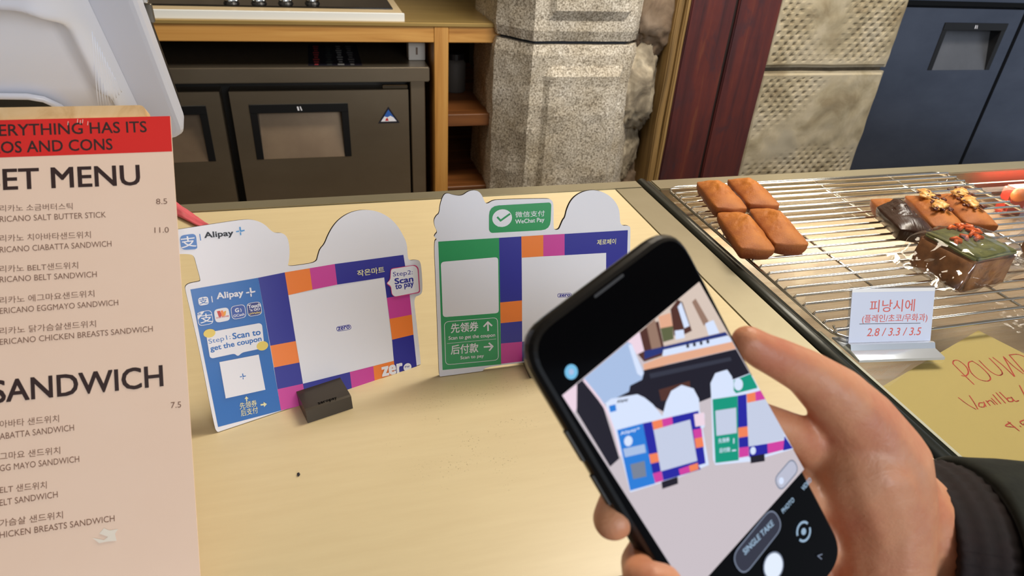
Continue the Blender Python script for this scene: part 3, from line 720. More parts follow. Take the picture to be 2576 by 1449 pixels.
slice_('pound_cake_slice', 'green topped pound cake slice with orange peel in clear wrap', 0.676, 0.487, R_(8), 0.070, 0.068, 0.044, m_matcha, G3, m_or)
slice_('pound_cake_slice', 'dark red-topped pound cake slice in clear wrap at the right edge', 0.820, 0.475, R_(6), 0.056, 0.072, 0.040, m_crumb, G3, m_rd)

# ------------------------------------------------------------------ price tag
tg = thing('price_tag', 'small white price card with red handwriting in a clear stand', 'sign', (0.50, 0.384, 1.0))
cardm = mat('pale_card', (214, 222, 246), 0.35)
x = _n(np.array((0.0855, -0.012, 0))); yv = np.array((0, -math.sin(R_(24)), -math.cos(R_(24)))); O = np.array((0.4610, 0.3950, 1.0008))
T = Art(O, x, yv)
def quad(P, off): bm = bmesh.new(); prism(bm, [Vector(p) for p in P], Vector(off)); return bm
cpx = [(2137, 727), (2343, 724), (2339, 872), (2133, 878)]
cab = [T.ab(p) for p in cpx]; a0 = cab[3][0]; a1 = cab[2][0]; b0 = (cab[0][1] + cab[1][1]) / 2; b1 = -0.0015
nb = -np.array(T.n)
obj('card', quad([T.w((a0, b0)), T.w((a1, b0)), T.w((a1, b1)), T.w((a0, b1))], nb * 0.0008), cardm, tg)
T.pab([(a0, b0), (a1, b0), (a1, b0 + .0032), (a0, b0 + .0032)], mat('bright_white', (250, 250, 252), .2))
m_rt = mat('red_pen', (222, 96, 88), 0.5)
T.text('피낭시에', (2187, 786), (2300, 783), (2188, 755), m_rt, 0.004)
T.text('(플레인/초코/무화과)', (2168, 815), (2332, 811), (2170, 792), m_rt, 0.004)
T.line([(2162, 815), (2315, 813)], 0.0005, m_black)
T.text('2.8 / 3.3 / 3.5', (2180, 846), (2318, 843), (2180, 826), m_rt, 0.004, shear=0.25)
T.build('handwriting', tg)
m_acr = clear('acrylic', (235, 240, 248), 0.03, 2.2, 1.5)
f_ = T.n
obj('stand_back', quad([T.w((a0 - .0008, b0 - .0015), -.001), T.w((a1 + .0008, b0 - .0015), -.001), T.w((a1 + .0008, 0), -.001), T.w((a0 - .0008, 0), -.001)], nb * 0.0015), m_acr, tg)
bm = bmesh.new(); yb = 0.395
prism(bm, [Vector((T.w((a0 - .001, 0))[0], yb + dy, 1.0004 + dz)) for dy, dz in ((-.017, 0), (-.0165, .0025), (-.004, .0042), (-.001, .009), (.002, .0085), (.006, .002), (.022, .0015), (.022, 0))], Vector(T.x * (a1 - a0 + .002)))
obj('stand_base', bm, mat('brushed_clear_base', (214, 220, 228), 0.12, 0.6), tg)

# ================================================================== PAYMENT SIGNS
def stand_block(px_l, px_r, art, parent, w, ca, back):
    """weighted block gripping the foot of a sign"""
    ax = np.array((art.x[0], art.x[1], 0)); ax = _n(ax); ay = np.array((-ax[1], ax[0], 0)); c = ca
    bm = bmesh.new(); h = 0.0115; d0, d1 = -0.017, 0.015
    pr_ = [(d0, 0), (d0 + .002, h * .95), (d0 + .004, h), (d1 - .004, h), (d1 - .002, h * .95), (d1, 0)]
    prism(bm, [Vector(c - ax * w / 2 + ay * d + np.array((0, 0, z))) for d, z in pr_], Vector(ax * w))
    return obj('base_block', bm, mat('dark_bronze_block', (62, 54, 44), 0.32, 0.3), parent)

# --- sign 1
c4 = lambda p: (440 + p[0] / 2.3754, 500 + p[1] / 2.3754)
O1 = np.array((-0.1048, 0.4369, 1.1049)); X1 = (0.9553, 0.2872, -0.0702); Y1 = (0.0321, -0.337, -0.941)
S1 = thing('payment_sign', 'die-cut blue and purple payment sign at left, in a dark block', 'sign', (-0.02, 0.42, 1.0), 'payment signs on the counter')
A = Art(O1, X1, Y1, c4)
out1 = [(-55, 205), (-45, 190), (20, 184), (170, 160), (330, 135), (430, 122), (490, 130), (540, 155), (572, 190), (600, 205), (640, 203), (670, 225), (683, 270), (686, 330), (680, 380), (672, 405), (760, 395), (846, 380), (856, 340), (868, 300), (895, 272), (915, 220), (945, 165), (985, 120), (1040, 85), (1100, 68), (1160, 66), (1220, 78), (1280, 110), (1330, 160), (1362, 215), (1386, 265), (1390, 330), (1396, 370), (1440, 365), (1466, 370), (1475, 430), (1481, 545), (1470, 575), (1426, 588), (1440, 700), (1475, 1030), (1470, 1073), (1440, 1094), (1330, 1120), (1290, 1140), (1190, 1160), (1165, 1162), (1148, 1152), (1030, 1180), (780, 1240), (640, 1275), (620, 1298), (595, 1318), (290, 1402), (252, 1396), (235, 1360), (150, 920), (105, 720), (62, 545), (62, 522), (85, 505), (145, 495), (155, 488), (130, 400), (115, 340), (85, 330), (20, 330), (-40, 340), (-52, 320)]
ab1 = chaikin([A.ab(p) for p in out1], 2)
def board(A, ab, parent):
    ab[:] = [np.array((q[0], min(q[1], (A.O[2] + q[0] * A.x[2] - 1.0006) / -A.y[2]))) for q in ab]
    cam_side = [Vector(A.w(q, -0.0004)) for q in ab]
    bm = bmesh.new(); prism(bm, cam_side, Vector(A.n * -0.0026)); obj('board', bm, m_dark, parent)
    bm = bmesh.new(); prism(bm, [Vector(A.w(q, -0.0003)) for q in ab], Vector(A.n * 0.0003)); obj('face_sheet', bm, WHITE, parent)
board(A, ab1, S1)
A.poly([(92, 542), (498, 472), (634, 1265), (258, 1364)], m_blue)
col = lambda pts, m: A.poly(pts, m)
col([(498, 472), (656, 440), (722, 850), (570, 878)], m_indigo)
col([(570, 878), (722, 850), (744, 978), (592, 1008)], m_orange)
col([(592, 1008), (744, 978), (765, 1105), (613, 1138)], m_indigo)
col([(613, 1138), (765, 1105), (784, 1228), (634, 1265)], m_pink)
col([(656, 440), (805, 415), (822, 543), (678, 576)], m_orange)
col([(805, 415), (955, 390), (970, 513), (822, 543)], m_pink)
col([(955, 390), (1365, 335), (1402, 568), (1266, 592), (1250, 470), (970, 513)], m_indigo)
col([(1266, 592), (1402, 568), (1415, 692), (1282, 718)], m_pink)
col([(1282, 718), (1415, 692), (1425, 812), (1298, 842)], m_orange)
col([(1298, 842), (1425, 812), (1450, 1052), (1322, 1085), (1308, 968)], m_indigo)
col([(765, 1105), (1045, 1035), (1060, 1155), (784, 1228)], m_indigo)
col([(1045, 1035), (1185, 1000), (1196, 1117), (1060, 1155)], m_pink)
col([(1185, 1000), (1308, 968), (1322, 1085), (1196, 1117)], m_orange)
A.poly([(678, 576), (1250, 470), (1308, 968), (765, 1105)], WHITE)
# centre mark of the (omitted) code
A.poly([(962, 765), (1050, 750), (1055, 780), (968, 795)], m_indigo, r=.004); A.poly([(966, 768), (1047, 754), (1051, 778), (971, 791)], WHITE, r=.004)
A.text('zero', (974, 788), (1045, 775), (972, 768), m_indigo, 0.03)
# top-left logo and wordmark
A.poly([(28, 220), (125, 207), (134, 295), (120, 302), (38, 306)], m_blue, r=.003)
A.text('支', (40, 296), (130, 285), (38, 228), WHITE, 0.012)
A.line([(148, 212), (154, 248)], 0.0006, m_blue, False)
A.text('Alipay', (178, 246), (352, 230), (172, 200), m_black, 0.03)
def plus(cx, cy, s, m, big=True):
    A.poly([(cx - s * .25, cy - s), (cx + s * .1, cy - s * 1.05), (cx + s * .22, cy - s * .25), (cx + s, cy - s * .4), (cx + s, cy - s * .1), (cx + s * .1, cy + s * .12), (cx - s * .1, cy)], m)
    A.poly([(cx - s, cy - s * .05), (cx - s * .3, cy - s * .2), (cx - s * .25, cy + s * .12), (cx - s * .95, cy + s * .2)], m)
    A.poly([(cx - s * .1, cy + s * .25), (cx + s * .2, cy + s * .2), (cx + s * .25, cy + s * .85), (cx, cy + s * .9)], m)
plus(390, 195, 26, mat('sky_blue_print', (70, 150, 214), .4))
# blue panel contents
A.poly([(137, 592), (196, 582), (204, 630), (144, 640)], WHITE, r=.002)
A.text('支', (146, 632), (198, 624), (144, 594), m_blue, 0.012)
A.line([(219, 583), (224, 617)], 0.0006, WHITE, False)
A.text('Alipay', (252, 612), (412, 590), (244, 562), WHITE, 0.03)
plus(452, 560, 28, WHITE)
def icon(q, m, edge=WHITE):
    A.poly(q, edge, r=.003); c = np.mean(q, axis=0); A.poly([tuple(c + (np.array(p) - c) * 0.93) for p in q], m, r=.0028)
icon([(130, 678), (217, 662), (232, 745), (142, 762)], m_blue); A.text('支', (152, 745), (228, 735), (148, 690), WHITE, 0.012)
A.poly([(134, 682), (176, 672), (140, 722)], WHITE); A.text('HK', (139, 700), (160, 690), (137, 683), m_blue, 0.02)
icon([(231, 662), (318, 646), (332, 725), (243, 742)], WHITE)
A.poly([(250, 672), (268, 668), (280, 692), (276, 705), (262, 706)], mat('logo_red', (206, 50, 34), .4)); A.poly([(272, 668), (286, 666), (296, 700), (280, 704)], m_orange); A.poly([(290, 674), (306, 668), (302, 696), (292, 700)], mat('logo_amber', (238, 166, 44), .4))
A.text('true money', (248, 720), (324, 706), (247, 707), mat('logo_red', (0, 0, 0)), 0.02)
m_gc = mat('slate_blue_print', (54, 84, 170), .4)
icon([(331, 643), (416, 628), (428, 707), (342, 723)], m_gc); A.text('G', (360, 680), (384, 676), (358, 655), WHITE, 0.04); A.line([(390, 656), (395, 664), (394, 674)], 0.0005, WHITE); A.text('GCash', (350, 708), (416, 696), (348, 692), WHITE, 0.02)
icon([(426, 625), (510, 612), (522, 690), (437, 706)], mat('navy_print', (40, 50, 130), .4)); A.text('Touch', (438, 656), (512, 644), (436, 634), WHITE, 0.04); A.text("'n GO", (448, 674), (508, 664), (446, 658), WHITE, 0.04); A.text('eWallet', (444, 693), (514, 682), (443, 681), m_yellow, 0.02)
A.poly([(185, 800), (505, 742), (520, 752), (535, 890), (400, 918), (376, 942), (356, 924), (222, 953), (208, 945)], WHITE, r=.0025)
A.text('Step1:', (205, 875), (335, 845), (202, 838), m_blue, 0.0); A.text('Scan to', (345, 840), (513, 812), (342, 802), m_blue, 0.03)
A.text('get the coupon', (214, 920), (520, 858), (210, 878), m_blue, 0.03)
A.circ((206, 803), .0040, m_yellow, .0032); A.circ((522, 878), .0042, m_yellow, .0036)
A.poly([(265, 975), (500, 930), (540, 1140), (303, 1192)], WHITE)
plus(405, 1062, 18, m_blue)
m_cm = mat('pale_cream_print', (232, 226, 176), .4)
def arrow(c, dx, dy, s, m):
    c = np.array(c, float); d = np.array((dx, dy), float); p = np.array((-dy, dx), float)
    A.poly([tuple(c + d * s), tuple(c + p * s * .8), tuple(c + p * s * .25), tuple(c - d * s + p * s * .25), tuple(c - d * s - p * s * .25), tuple(c - p * s * .25), tuple(c - p * s * .8)], m)
arrow((427, 1194), -0.1, -1, 15, m_cm); arrow((530, 1228), 1, -0.12, 19, m_cm)
A.text('先领券', (388, 1258), (490, 1238), (385, 1218), m_cm, 0.008); A.text('后支付', (395, 1300), (497, 1278), (391, 1260), m_cm, 0.008)
# right part
A.text('작은마트', (1090, 466), (1252, 440), (1085, 428), m_cm, 0.02)
q = [(1290, 420), (1428, 398), (1448, 415), (1458, 556), (1312, 584), (1296, 570), (1290, 520), (1262, 504), (1286, 486)]
A.poly([(x + (6 if x > 1300 else -3), y + (4 if y > 500 else -4)) for x, y in q], m_rose, r=.002); A.poly(q, WHITE, r=.002)
A.text('Step2:', (1302, 472), (1420, 458), (1300, 438), m_indigo, 0.0); A.text('Scan', (1312, 512), (1424, 494), (1308, 476), m_indigo, 0.035); A.text('to pay', (1318, 552), (1428, 530), (1314, 514), m_indigo, 0.03)
A.text('zer', (1236, 1064), (1362, 1036), (1228, 1005), WHITE, 0.045); A.circ((1388, 1006), .0037, WHITE); A.text('Pay', (1374, 1013), (1402, 1005), (1372, 1000), m_indigo, 0.02)
A.build('print', S1)
fl, frr = onz(774.7, 1065), onz(879, 1034.6); axb = np.array((0.2876, 0.9577, 0)); axl = np.array((0.9577, 0.2876, 0)) * 0
dirb = _n(np.array((X1[0], X1[1], 0))); perp = np.array((-dirb[1], dirb[0], 0))
bctr = fl + dirb * 0.018 + perp * 0.017
blk1 = stand_block(0, 0, A, S1, 0.036, bctr, 0)
def block_text(art, c, w, s, parent):
    ax = _n(np.array((art.x[0], art.x[1], 0))); ay = np.array((-ax[1], ax[0], 0))
    B = Art(c + np.array((0, 0, .0116)), ax, -ay); B.n = np.array((0, 0, 1.0)); v, f = glyphs(s, 0.02); B.L = 1
    k = 0.42 * w / (v.max(0)[0] - v.min(0)[0]); vs = [B.bm.verts.new(B.w((k * (p[0]) - 0.21 * w, 0.013 - k * p[1]), .0001)) for p in v]; B.mi(mat('block_mark', (44, 38, 32), .25))
    for fc in f: B.bm.faces.new([vs[i] for i in fc])
    B.build('embossed_word', parent)
block_text(A, bctr, 0.036, 'zeropay', blk1)

# --- sign 2
c2 = lambda p: (1070 + p[0] / 2.8418, 460 + p[1] / 2.8418)
O2 = np.array((0.0759, 0.4588, 1.1171)); X2 = (0.9998, 0.0088, -0.0187); Y2 = (-0.0163, -0.2223, -0.9749)
S2 = thing('payment_sign', 'die-cut green and purple payment sign partly behind the phone', 'sign', (0.17, 0.44, 1.0), 'payment signs on the counter')
A = Art(O2, X2, Y2, c2)
out2 = [(85, 402), (62, 388), (72, 368), (88, 352), (68, 315), (60, 270), (78, 235), (100, 220), (105, 160), (128, 90), (155, 72), (200, 88), (260, 95), (305, 62), (345, 52), (382, 60), (407, 92), (425, 140), (442, 152), (480, 128), (520, 121), (860, 112), (900, 118), (918, 150), (916, 300), (920, 338), (955, 335), (970, 300), (985, 265), (1000, 248), (1012, 190), (1045, 120), (1100, 75), (1170, 52), (1240, 55), (1310, 85), (1360, 135), (1386, 190), (1390, 240), (1396, 308), (1460, 306), (1468, 330), (1458, 700), (1425, 1190), (1405, 1215), (1000, 1250), (715, 1283), (500, 1308), (425, 1325), (412, 1342), (395, 1358), (130, 1390), (102, 1388), (98, 1350), (75, 700), (62, 420)]
ab2 = chaikin([A.ab(p) for p in out2], 2); board(A, ab2, S2)
A.poly([(92, 420), (527, 393), (542, 1296), (123, 1338)], m_green)
A.poly([(527, 393), (686, 383), (691, 840), (535, 855)], m_indigo); A.poly([(535, 855), (691, 840), (692, 988), (538, 1003)], m_orange)
A.poly([(538, 1003), (692, 988), (692, 1135), (540, 1148)], m_indigo); A.poly([(540, 1148), (692, 1135), (692, 1275), (542, 1293)], m_pink)
A.poly([(686, 383), (843, 373), (843, 525), (689, 535)], m_orange); A.poly([(843, 373), (995, 365), (995, 518), (843, 525)], m_pink)
A.poly([(995, 365), (1447, 338), (1440, 632), (1290, 643), (1292, 500), (995, 518)], m_indigo)
A.poly([(1290, 643), (1440, 632), (1433, 775), (1290, 790)], m_pink); A.poly([(1290, 790), (1433, 775), (1426, 915), (1290, 930)], m_orange); A.poly([(1290, 930), (1426, 915), (1412, 1190), (1285, 1205), (1290, 1095)], m_indigo)
A.poly([(692, 1135), (990, 1115), (985, 1240), (692, 1275)], m_indigo); A.poly([(990, 1115), (1140, 1105), (1135, 1222), (985, 1240)], m_pink); A.poly([(1140, 1105), (1290, 1095), (1285, 1205), (1135, 1222)], m_orange)
A.poly([(689, 535), (1292, 500), (1290, 1095), (692, 1135)], WHITE)
A.poly([(944, 790), (1045, 786), (1045, 816), (944, 820)], m_indigo, r=.004); A.poly([(948, 793), (1041, 789), (1041, 813), (948, 817)], WHITE, r=.004); A.text('zero', (955, 814), (1036, 811), (955, 796), m_indigo, 0.04)
A.poly([(110, 565), (520, 530), (525, 930), (125, 960)], WHITE, r=.003)
A.poly([(455, 165), (890, 140), (900, 155), (893, 335), (470, 358), (455, 340)], m_green, r=.008)
def chat(cx, cy, rx, ry, m, chk, w):
    A.circ((cx, cy), rx, m, ry); k = rx / .0085; A.poly([(cx - 42 * k, cy + 35 * k), (cx - 5, cy + 48 * k), (cx - 30 * k, cy + 64 * k)], m)
    k = rx / .0085; A.line([(cx - 34 * k, cy - 6 * k), (cx - 12 * k, cy + 18 * k), (cx + 55 * k, cy - 30 * k)], w, chk, False)
chat(549, 252, .0083, .0073, WHITE, m_green, .0016)
A.text('微信支付', (642, 248), (852, 238), (640, 206), WHITE, 0.006); A.text('WeChat Pay', (642, 302), (850, 286), (640, 262), WHITE, 0.02)
q = [A.ab(p) for p in ((135, 993), (515, 962), (522, 1265), (145, 1300))]; A.ring(round_poly(q, .004), .0005, WHITE)
A.line([(155, 1148), (505, 1115)], 0.0003, WHITE, False)
A.text('先领券', (182, 1075), (378, 1058), (180, 1005), WHITE, 0.02); A.text('后付款', (182, 1228), (378, 1210), (180, 1160), WHITE, 0.02)
A.text('Scan to get the coupon', (165, 1130), (498, 1106), (163, 1096), WHITE, 0.02); A.text('Scan to pay', (250, 1268), (418, 1252), (249, 1238), WHITE, 0.02)
A.line([(448, 1055), (446, 998)], .0014, WHITE, False); A.line([(418, 1025), (446, 994), (474, 1020)], .0014, WHITE, False)
A.line([(420, 1172), (478, 1168)], .0014, WHITE, False); A.line([(455, 1145), (481, 1168), (458, 1196)], .0014, WHITE, False)
A.text('제로페이', (1225, 445), (1360, 437), (1224, 405), m_cm, 0.02)
chat(752, 1200, .0046, .0042, WHITE, m_indigo, .0009)
A.text('WeChat Pay', (800, 1215), (965, 1198), (798, 1178), WHITE, 0.02)
A.text('zer', (1190, 1180), (1260, 1172), (1188, 1140), WHITE, 0.045)
A.build('print', S2)
fl = onz(1332, 951); bc2 = fl + np.array((0.018, 0.017, 0))
blk2 = stand_block(0, 0, A, S2, 0.036, bc2, 0); block_text(A, bc2, 0.036, 'zeropay', blk2)

# ================================================================== MENU ON WOODEN EASEL BOARD
lean = R_(37); MN = np.array((0, -math.cos(lean), math.sin(lean))); MX = np.array((1.0, 0, 0)); MY = np.array((0, -math.sin(lean), -math.cos(lean)))
MO = np.array((0, 0.25, 1.0))
mn = thing('menu_board', 'pink printed menu sheet with red header on a beech board, left foreground', 'menu', (-0.18, 0.30, 1.0))
A = Art(MO, MX, MY)
def mab(u, v): return A.ab((u, v))
xr0, xr1 = mab(428, 292), mab(503, 1449); y_top = mab(428, 292)[1]; y_red = mab(433, 381)[1]; yl = mab(0, 304)[1]
xl = -0.302; base_b = -0.0020
sheet_q = [np.array((xl, yl)), np.array((xr0[0], y_top)), np.array((xr1[0], base_b)), np.array((xl, base_b))]
m_paper = noisy('menu_paper', [(240, 208, 184), (244, 214, 192)], 5, 0.42)
bm = bmesh.new(); prism(bm, [Vector(A.w(q)) for q in sheet_q], Vector(-A.n * 0.0012)); obj('paper', bm, m_paper, mn)
m_redp = mat('header_red', (222, 44, 40), 0.4); m_brown = mat('menu_ink', (52, 32, 30), 0.5); m_brown2 = mat('menu_small_ink', (128, 92, 74), 0.5)
A.pab([(xl, yl), (xr0[0], y_top), (xr0[0] - 0.0003, y_red), (xl, mab(0, 398)[1])], m_redp)
def mt(t, vis, x1, y1, x0, y0, h, m=m_brown2, wt=0.0):
    A.text(t, (x0, y0), (x1, y1), (x0, y0 - h), m, wt, vis)
mt('EVERYTHING HAS ITS', 'ERYTHING HAS ITS', 370, 333, -2, 343, 30, m_brown, 0.015)
mt('PROS AND CONS', 'OS AND CONS', 284, 377, 3, 386, 30, m_brown, 0.015)
mt('SET MENU', 'ET MENU', 354, 466, 8, 479, 54, m_brown, 0.02)
mt('아메리카노 소금버터스틱', '리카노 소금버터스틱', 183, 527, 0, 533, 17)
mt('AMERICANO SALT BUTTER STICK', 'RICANO SALT BUTTER STICK', 267, 547, 0, 559, 15)
mt('8.5', None, 421, 513, 393, 514, 14)
mt('아메리카노 치아바타샌드위치', '리카노 치아바타샌드위치', 229, 599, 0, 609, 18)
mt('AMERICANO CIABATTA SANDWICH', 'RICANO CIABATTA SANDWICH', 281, 620, 0, 636, 15)
mt('11.0', None, 425, 585, 389, 586, 14)
mt('아메리카노 BELT샌드위치', '리카노 BELT샌드위치', 197, 676, 0, 686, 18)
mt('AMERICANO BELT SANDWICH', 'RICANO BELT SANDWICH', 244, 697, 0, 711, 15)
mt('아메리카노 에그마요샌드위치', '리카노 에그마요샌드위치', 238, 747, 0, 765, 18)
mt('AMERICANO EGGMAYO SANDWICH', 'ERICANO EGGMAYO SANDWICH', 298, 768, 0, 790, 15)
mt('아메리카노 닭가슴살샌드위치', '리카노 닭가슴살샌드위치', 242, 823, 0, 842, 18)
mt('AMERICANO CHICKEN BREASTS SANDWICH', 'ERICANO CHICKEN BREASTS SANDWICH', 385, 834, 0, 868, 15)
mt('SANDWICH', 'SANDWICH', 412, 972, -20, 1016, 58, m_brown, 0.02)
mt('7.5', None, 456, 1025, 430, 1027, 15)
mt('치아바타 샌드위치', '아바타 샌드위치', 149, 1062, 0, 1077, 19)
mt('CIABATTA SANDWICH', 'ABATTA SANDWICH', 187, 1083, 0, 1106, 16)
mt('에그마요 샌드위치', '그마요 샌드위치', 152, 1142, 0, 1158, 19)
mt('EGG MAYO SANDWICH', 'GG MAYO SANDWICH', 200, 1162, 0, 1186, 16)
mt('BELT 샌드위치', 'ELT 샌드위치', 118, 1229, 0, 1242, 19)
mt('BELT SANDWICH', 'ELT SANDWICH', 146, 1251, 0, 1273, 16)
mt('닭가슴살 샌드위치', '가슴살 샌드위치', 159, 1304, 0, 1326, 19)
mt('CHICKEN BREASTS SANDWICH', 'HICKEN BREASTS SANDWICH', 289, 1311, 0, 1354, 16)
m_sc = mat('glare_and_scratch_white', (240, 228, 212), .3)
A.poly([(232, 1352), (262, 1358), (272, 1350), (250, 1342), (262, 1328), (276, 1334), (298, 1330), (290, 1342), (294, 1360), (270, 1362), (250, 1366)], m_sc)  # star-shaped white polygon paints the glare of the glossy film
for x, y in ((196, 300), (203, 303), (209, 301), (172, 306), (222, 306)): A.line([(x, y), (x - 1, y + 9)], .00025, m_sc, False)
A.build('print', mn)
m_beech = wood('beech_board', [(196, 152, 100), (222, 184, 134), (230, 196, 150)], 2, 0.45, 1.6)
be = np.array((0.0, 0.0)); pt = hit(362, 262, MO - A.n * 0.0, A.n) - MO; bt = pt @ MY; bx_ = pt @ MX
q = round_poly([(xl + .01, bt), (bx_, bt), (bx_, -0.011), (xl + .01, -0.011)], 0.0035, 9)
bm = bmesh.new(); prism(bm, [Vector(A.w(t, -0.0014)) for t in q], Vector(-A.n * 0.011)); obj('beech_board', bm, m_beech, mn)
bm = bmesh.new(); xx = -0.20
prism(bm, [Vector((xx, 0.30, 1.0)), Vector((xx, 0.36, 1.0)), Vector((xx, 0.385, 1.13)), Vector((xx, 0.36, 1.125))], Vector((0.04, 0, 0))); obj('prop', bm, m_beech, mn)

# ================================================================== POS TERMINAL (rear shell seen behind the menu)
ps_ = thing('pos_terminal', 'white point of sale terminal seen from its rounded back, upper left', 'terminal', (-0.30, 0.55, 1.0))
m_posw = mat('pos_white_shell', (230, 233, 244), 0.25); m_posg = mat('pos_shaded_shell', (200, 204, 218), 0.32)  # the grey carries painted shade on the flat of the white shell
tilt = R_(30); PX = np.array((1.0, 0, 0)); PU = np.array((0, -math.sin(tilt), math.cos(tilt))); PN = np.array((0, -math.cos(tilt), -math.sin(tilt)))   # PN faces the customer
PC = hit(470, 352, (0, 0.55, 0), (0, 1, 0))
P = Art(PC, PX, -PU); P.n = PN
W_, H_ = 0.36, 0.30
corn = round_poly([(-W_, 0), (0, 0), (0, -H_), (-W_, -H_)], 0.013, 7)
bm = bmesh.new(); rings = []
for (ins, lf) in ((0.0, -0.016), (0.0, -0.004), (0.0016, -0.0008), (0.004, 0.0)):
    cq = round_poly([(-W_ + ins, -ins), (-ins, -ins), (-ins, -H_ + ins), (-W_ + ins, -H_ + ins)], 0.013, 7)
    rings.append([bm.verts.new(P.w(t, lf)) for t in cq])
for a, b in zip(rings, rings[1:]):
    for i in range(len(a)): bm.faces.new((a[i], a[(i + 1) % len(a)], b[(i + 1) % len(a)], b[i]))
bm.faces.new(rings[0][::-1]); bm.faces.new(rings[-1]); bmesh.ops.recalc_face_normals(bm, faces=bm.faces)
obj('rear_shell', bm, m_posg, ps_, smooth=False)
bm = bmesh.new(); prism(bm, [Vector(P.w(t, -0.0161)) for t in round_poly([(-W_ + .002, -.002), (-.002, -.002), (-.002, -H_ + .002), (-W_ + .002, -H_ + .002)], 0.012)], Vector(-PN * 0.012)); obj('screen_bezel', bm, m_blackp, ps_)
# raised hub: a big rounded housing on the back, with a scooped cable recess
inner = [(245, 262), (343, 262), (268, 100), (215, 0)]
def psab(u, v): return P.ab((u, v))
e0 = psab(345, 262); e1 = psab(222, 0); e2 = psab(268, 90)
xh = -0.052   # right edge of housing in panel coords (metres from the shell's right edge)
hub_h = 0.028
def hubx(b):   # right edge of the housing
    t = (b - e0[1]) / (e1[1] - e0[1]); return e0[0] + (e1[0] - e0[0]) * t
P2 = Art(PC + PN * hub_h, PX, -PU); P2.n = PN
arch = [P2.ab(q) for q in ((-420, 60), (-300, 20), (-150, 14), (0, 28), (41, 32), (70, 38), (97, 48), (138, 68), (166, 86), (188, 112), (210, 155), (235, 205), (262, 262))]
arch = arch + [np.array((arch[-1][0], 0.01)), np.array((arch[0][0], 0.01))]
def sdist(q):
    q = np.array(q); best = 9; ins = False; n = len(arch)
    for i in range(n):
        a, b = arch[i], arch[(i + 1) % n]; d = b - a; t = max(0, min(1, ((q - a) @ d) / (d @ d))); 
        if i < n - 3: best = min(best, np.linalg.norm(a + d * t - q))
        if (a[1] > q[1]) != (b[1] > q[1]) and q[0] < (b[0] - a[0]) * (q[1] - a[1]) / (b[1] - a[1]) + a[0]: ins = not ins
    return best if ins else -best
bm = bmesh.new(); rows = []; NR = 70; NC = 90; wd_ = 0.235
for i in range(NR + 1):
    b = -0.004 - 0.24 * i / NR; row = []; xr = hubx(b)
    for j in range(NC + 1):
        s_ = (j / NC); x = xr - s_ * wd_; d = min(s_ * wd_, wd_ - s_ * wd_); t = min(1, d / 0.022)
        lift = hub_h * math.sin(t * math.pi / 2) ** 0.8
        k = sdist((x, b)); u_ = max(0, min(1, (k + 0.002) / 0.011)); u_ = u_ * u_ * (3 - 2 * u_)
        lift -= 0.021 * u_ * t; lift += 0.0014 * math.exp(-((k + 0.003) / 0.003) ** 2) * t
        row.append(bm.verts.new(P.w((x, b), lift + 0.0002)))
    rows.append(row)
for i in range(NR):
    for j in range(NC): bm.faces.new((rows[i][j], rows[i + 1][j], rows[i + 1][j + 1], rows[i][j + 1]))
obj('rear_housing', bm, m_posw, ps_, smooth=True)
P3 = Art(PC + PN * 0.022, PX, -PU); P3.n = PN
for k in range(11):    # cooling ribs beside the boundary
    u0_ = 272 + 6.0 * k; tv = 112 + 12.6 * k
    bm = bmesh.new(); pa, pb = P3.ab((256 + 6.0 * k, tv + 6)), P3.ab((250 + 5.8 * k, 268)); pa[0] = min(pa[0], hubx(pa[1]) - .003); pb[0] = min(pb[0], hubx(pb[1]) - .003)
    def hl(q): return hub_h * math.sin(min(1, max(0, hubx(q[1]) - q[0]) / 0.022) * math.pi / 2) ** 0.8 + .0003
    tube(bm, [P.w(pa + (pb - pa) * t, hl(pa + (pb - pa) * t)) for t in np.linspace(0, 1, 6)], 0.0003, 6)
    obj('cooling_rib', bm, m_posw, ps_, smooth=True)
# neck and foot
bm = bmesh.new(); nk = []
base = P.w((hubx(-.05) - 0.145, -0.05), 0.0)
for t in np.linspace(0, 1, 14):
    z = 1.012 + (base[2] - 1.012) * t; y = 0.60 + (base[1] - 0.60) * t ** 1.6; nk.append((base[0], y, z))
tube(bm, nk, [0.045 - 0.012 * math.sin(math.pi * t) for t in np.linspace(0, 1, 14)], 24); obj('neck', bm, m_posw, ps_, smooth=True)
bm = bmesh.new(); prism(bm, [Vector((base[0] + t[0], 0.60 + t[1], 1.0)) for t in round_poly([(-.11, -.09), (.10, -.09), (.10, .09), (-.11, .09)], .03)], (0, 0, 0.014)); obj('foot', bm, m_posw, ps_)
# white rim loop around the black cable opening at the lower left
P4 = Art(PC + PN * 0.012, PX, -PU); P4.n = PN
p_ = [P4.w(P4.ab((u, v)), 0.0) for u, v in ((-160, 262), (-100, 244), (0, 242), (70, 243), (110, 250), (150, 268), (180, 290))]
bm = bmesh.new(); tube(bm, p_, 0.0022, 10); obj('opening_rim', bm, m_posw, ps_, smooth=True)
qq = [P4.ab((u, v)) for u, v in ((-160, 268), (-100, 250), (0, 249), (68, 250), (104, 256), (140, 272), (160, 300), (-160, 300))]
bm = bmesh.new(); prism(bm, [Vector(P4.w(t, -0.0005)) for t in qq], Vector(-PN * 0.003)); obj('cable_opening', bm, m_blackp, ps_)
# thin side controls on the dark bezel
for (u, v, m_) in ((368, 40, m_chrome), (390, 90, m_steel)):
    c_ = P.w((0.001, P.ab((u - 12, v))[1]), -0.022); bm = bmesh.new(); bm_box(bm, c_[0] - .003, c_[0] + .0012, c_[1] - .002, c_[1] + .002, c_[2] - .006, c_[2] + .006, .0005); obj('side_button', bm, m_, ps_)

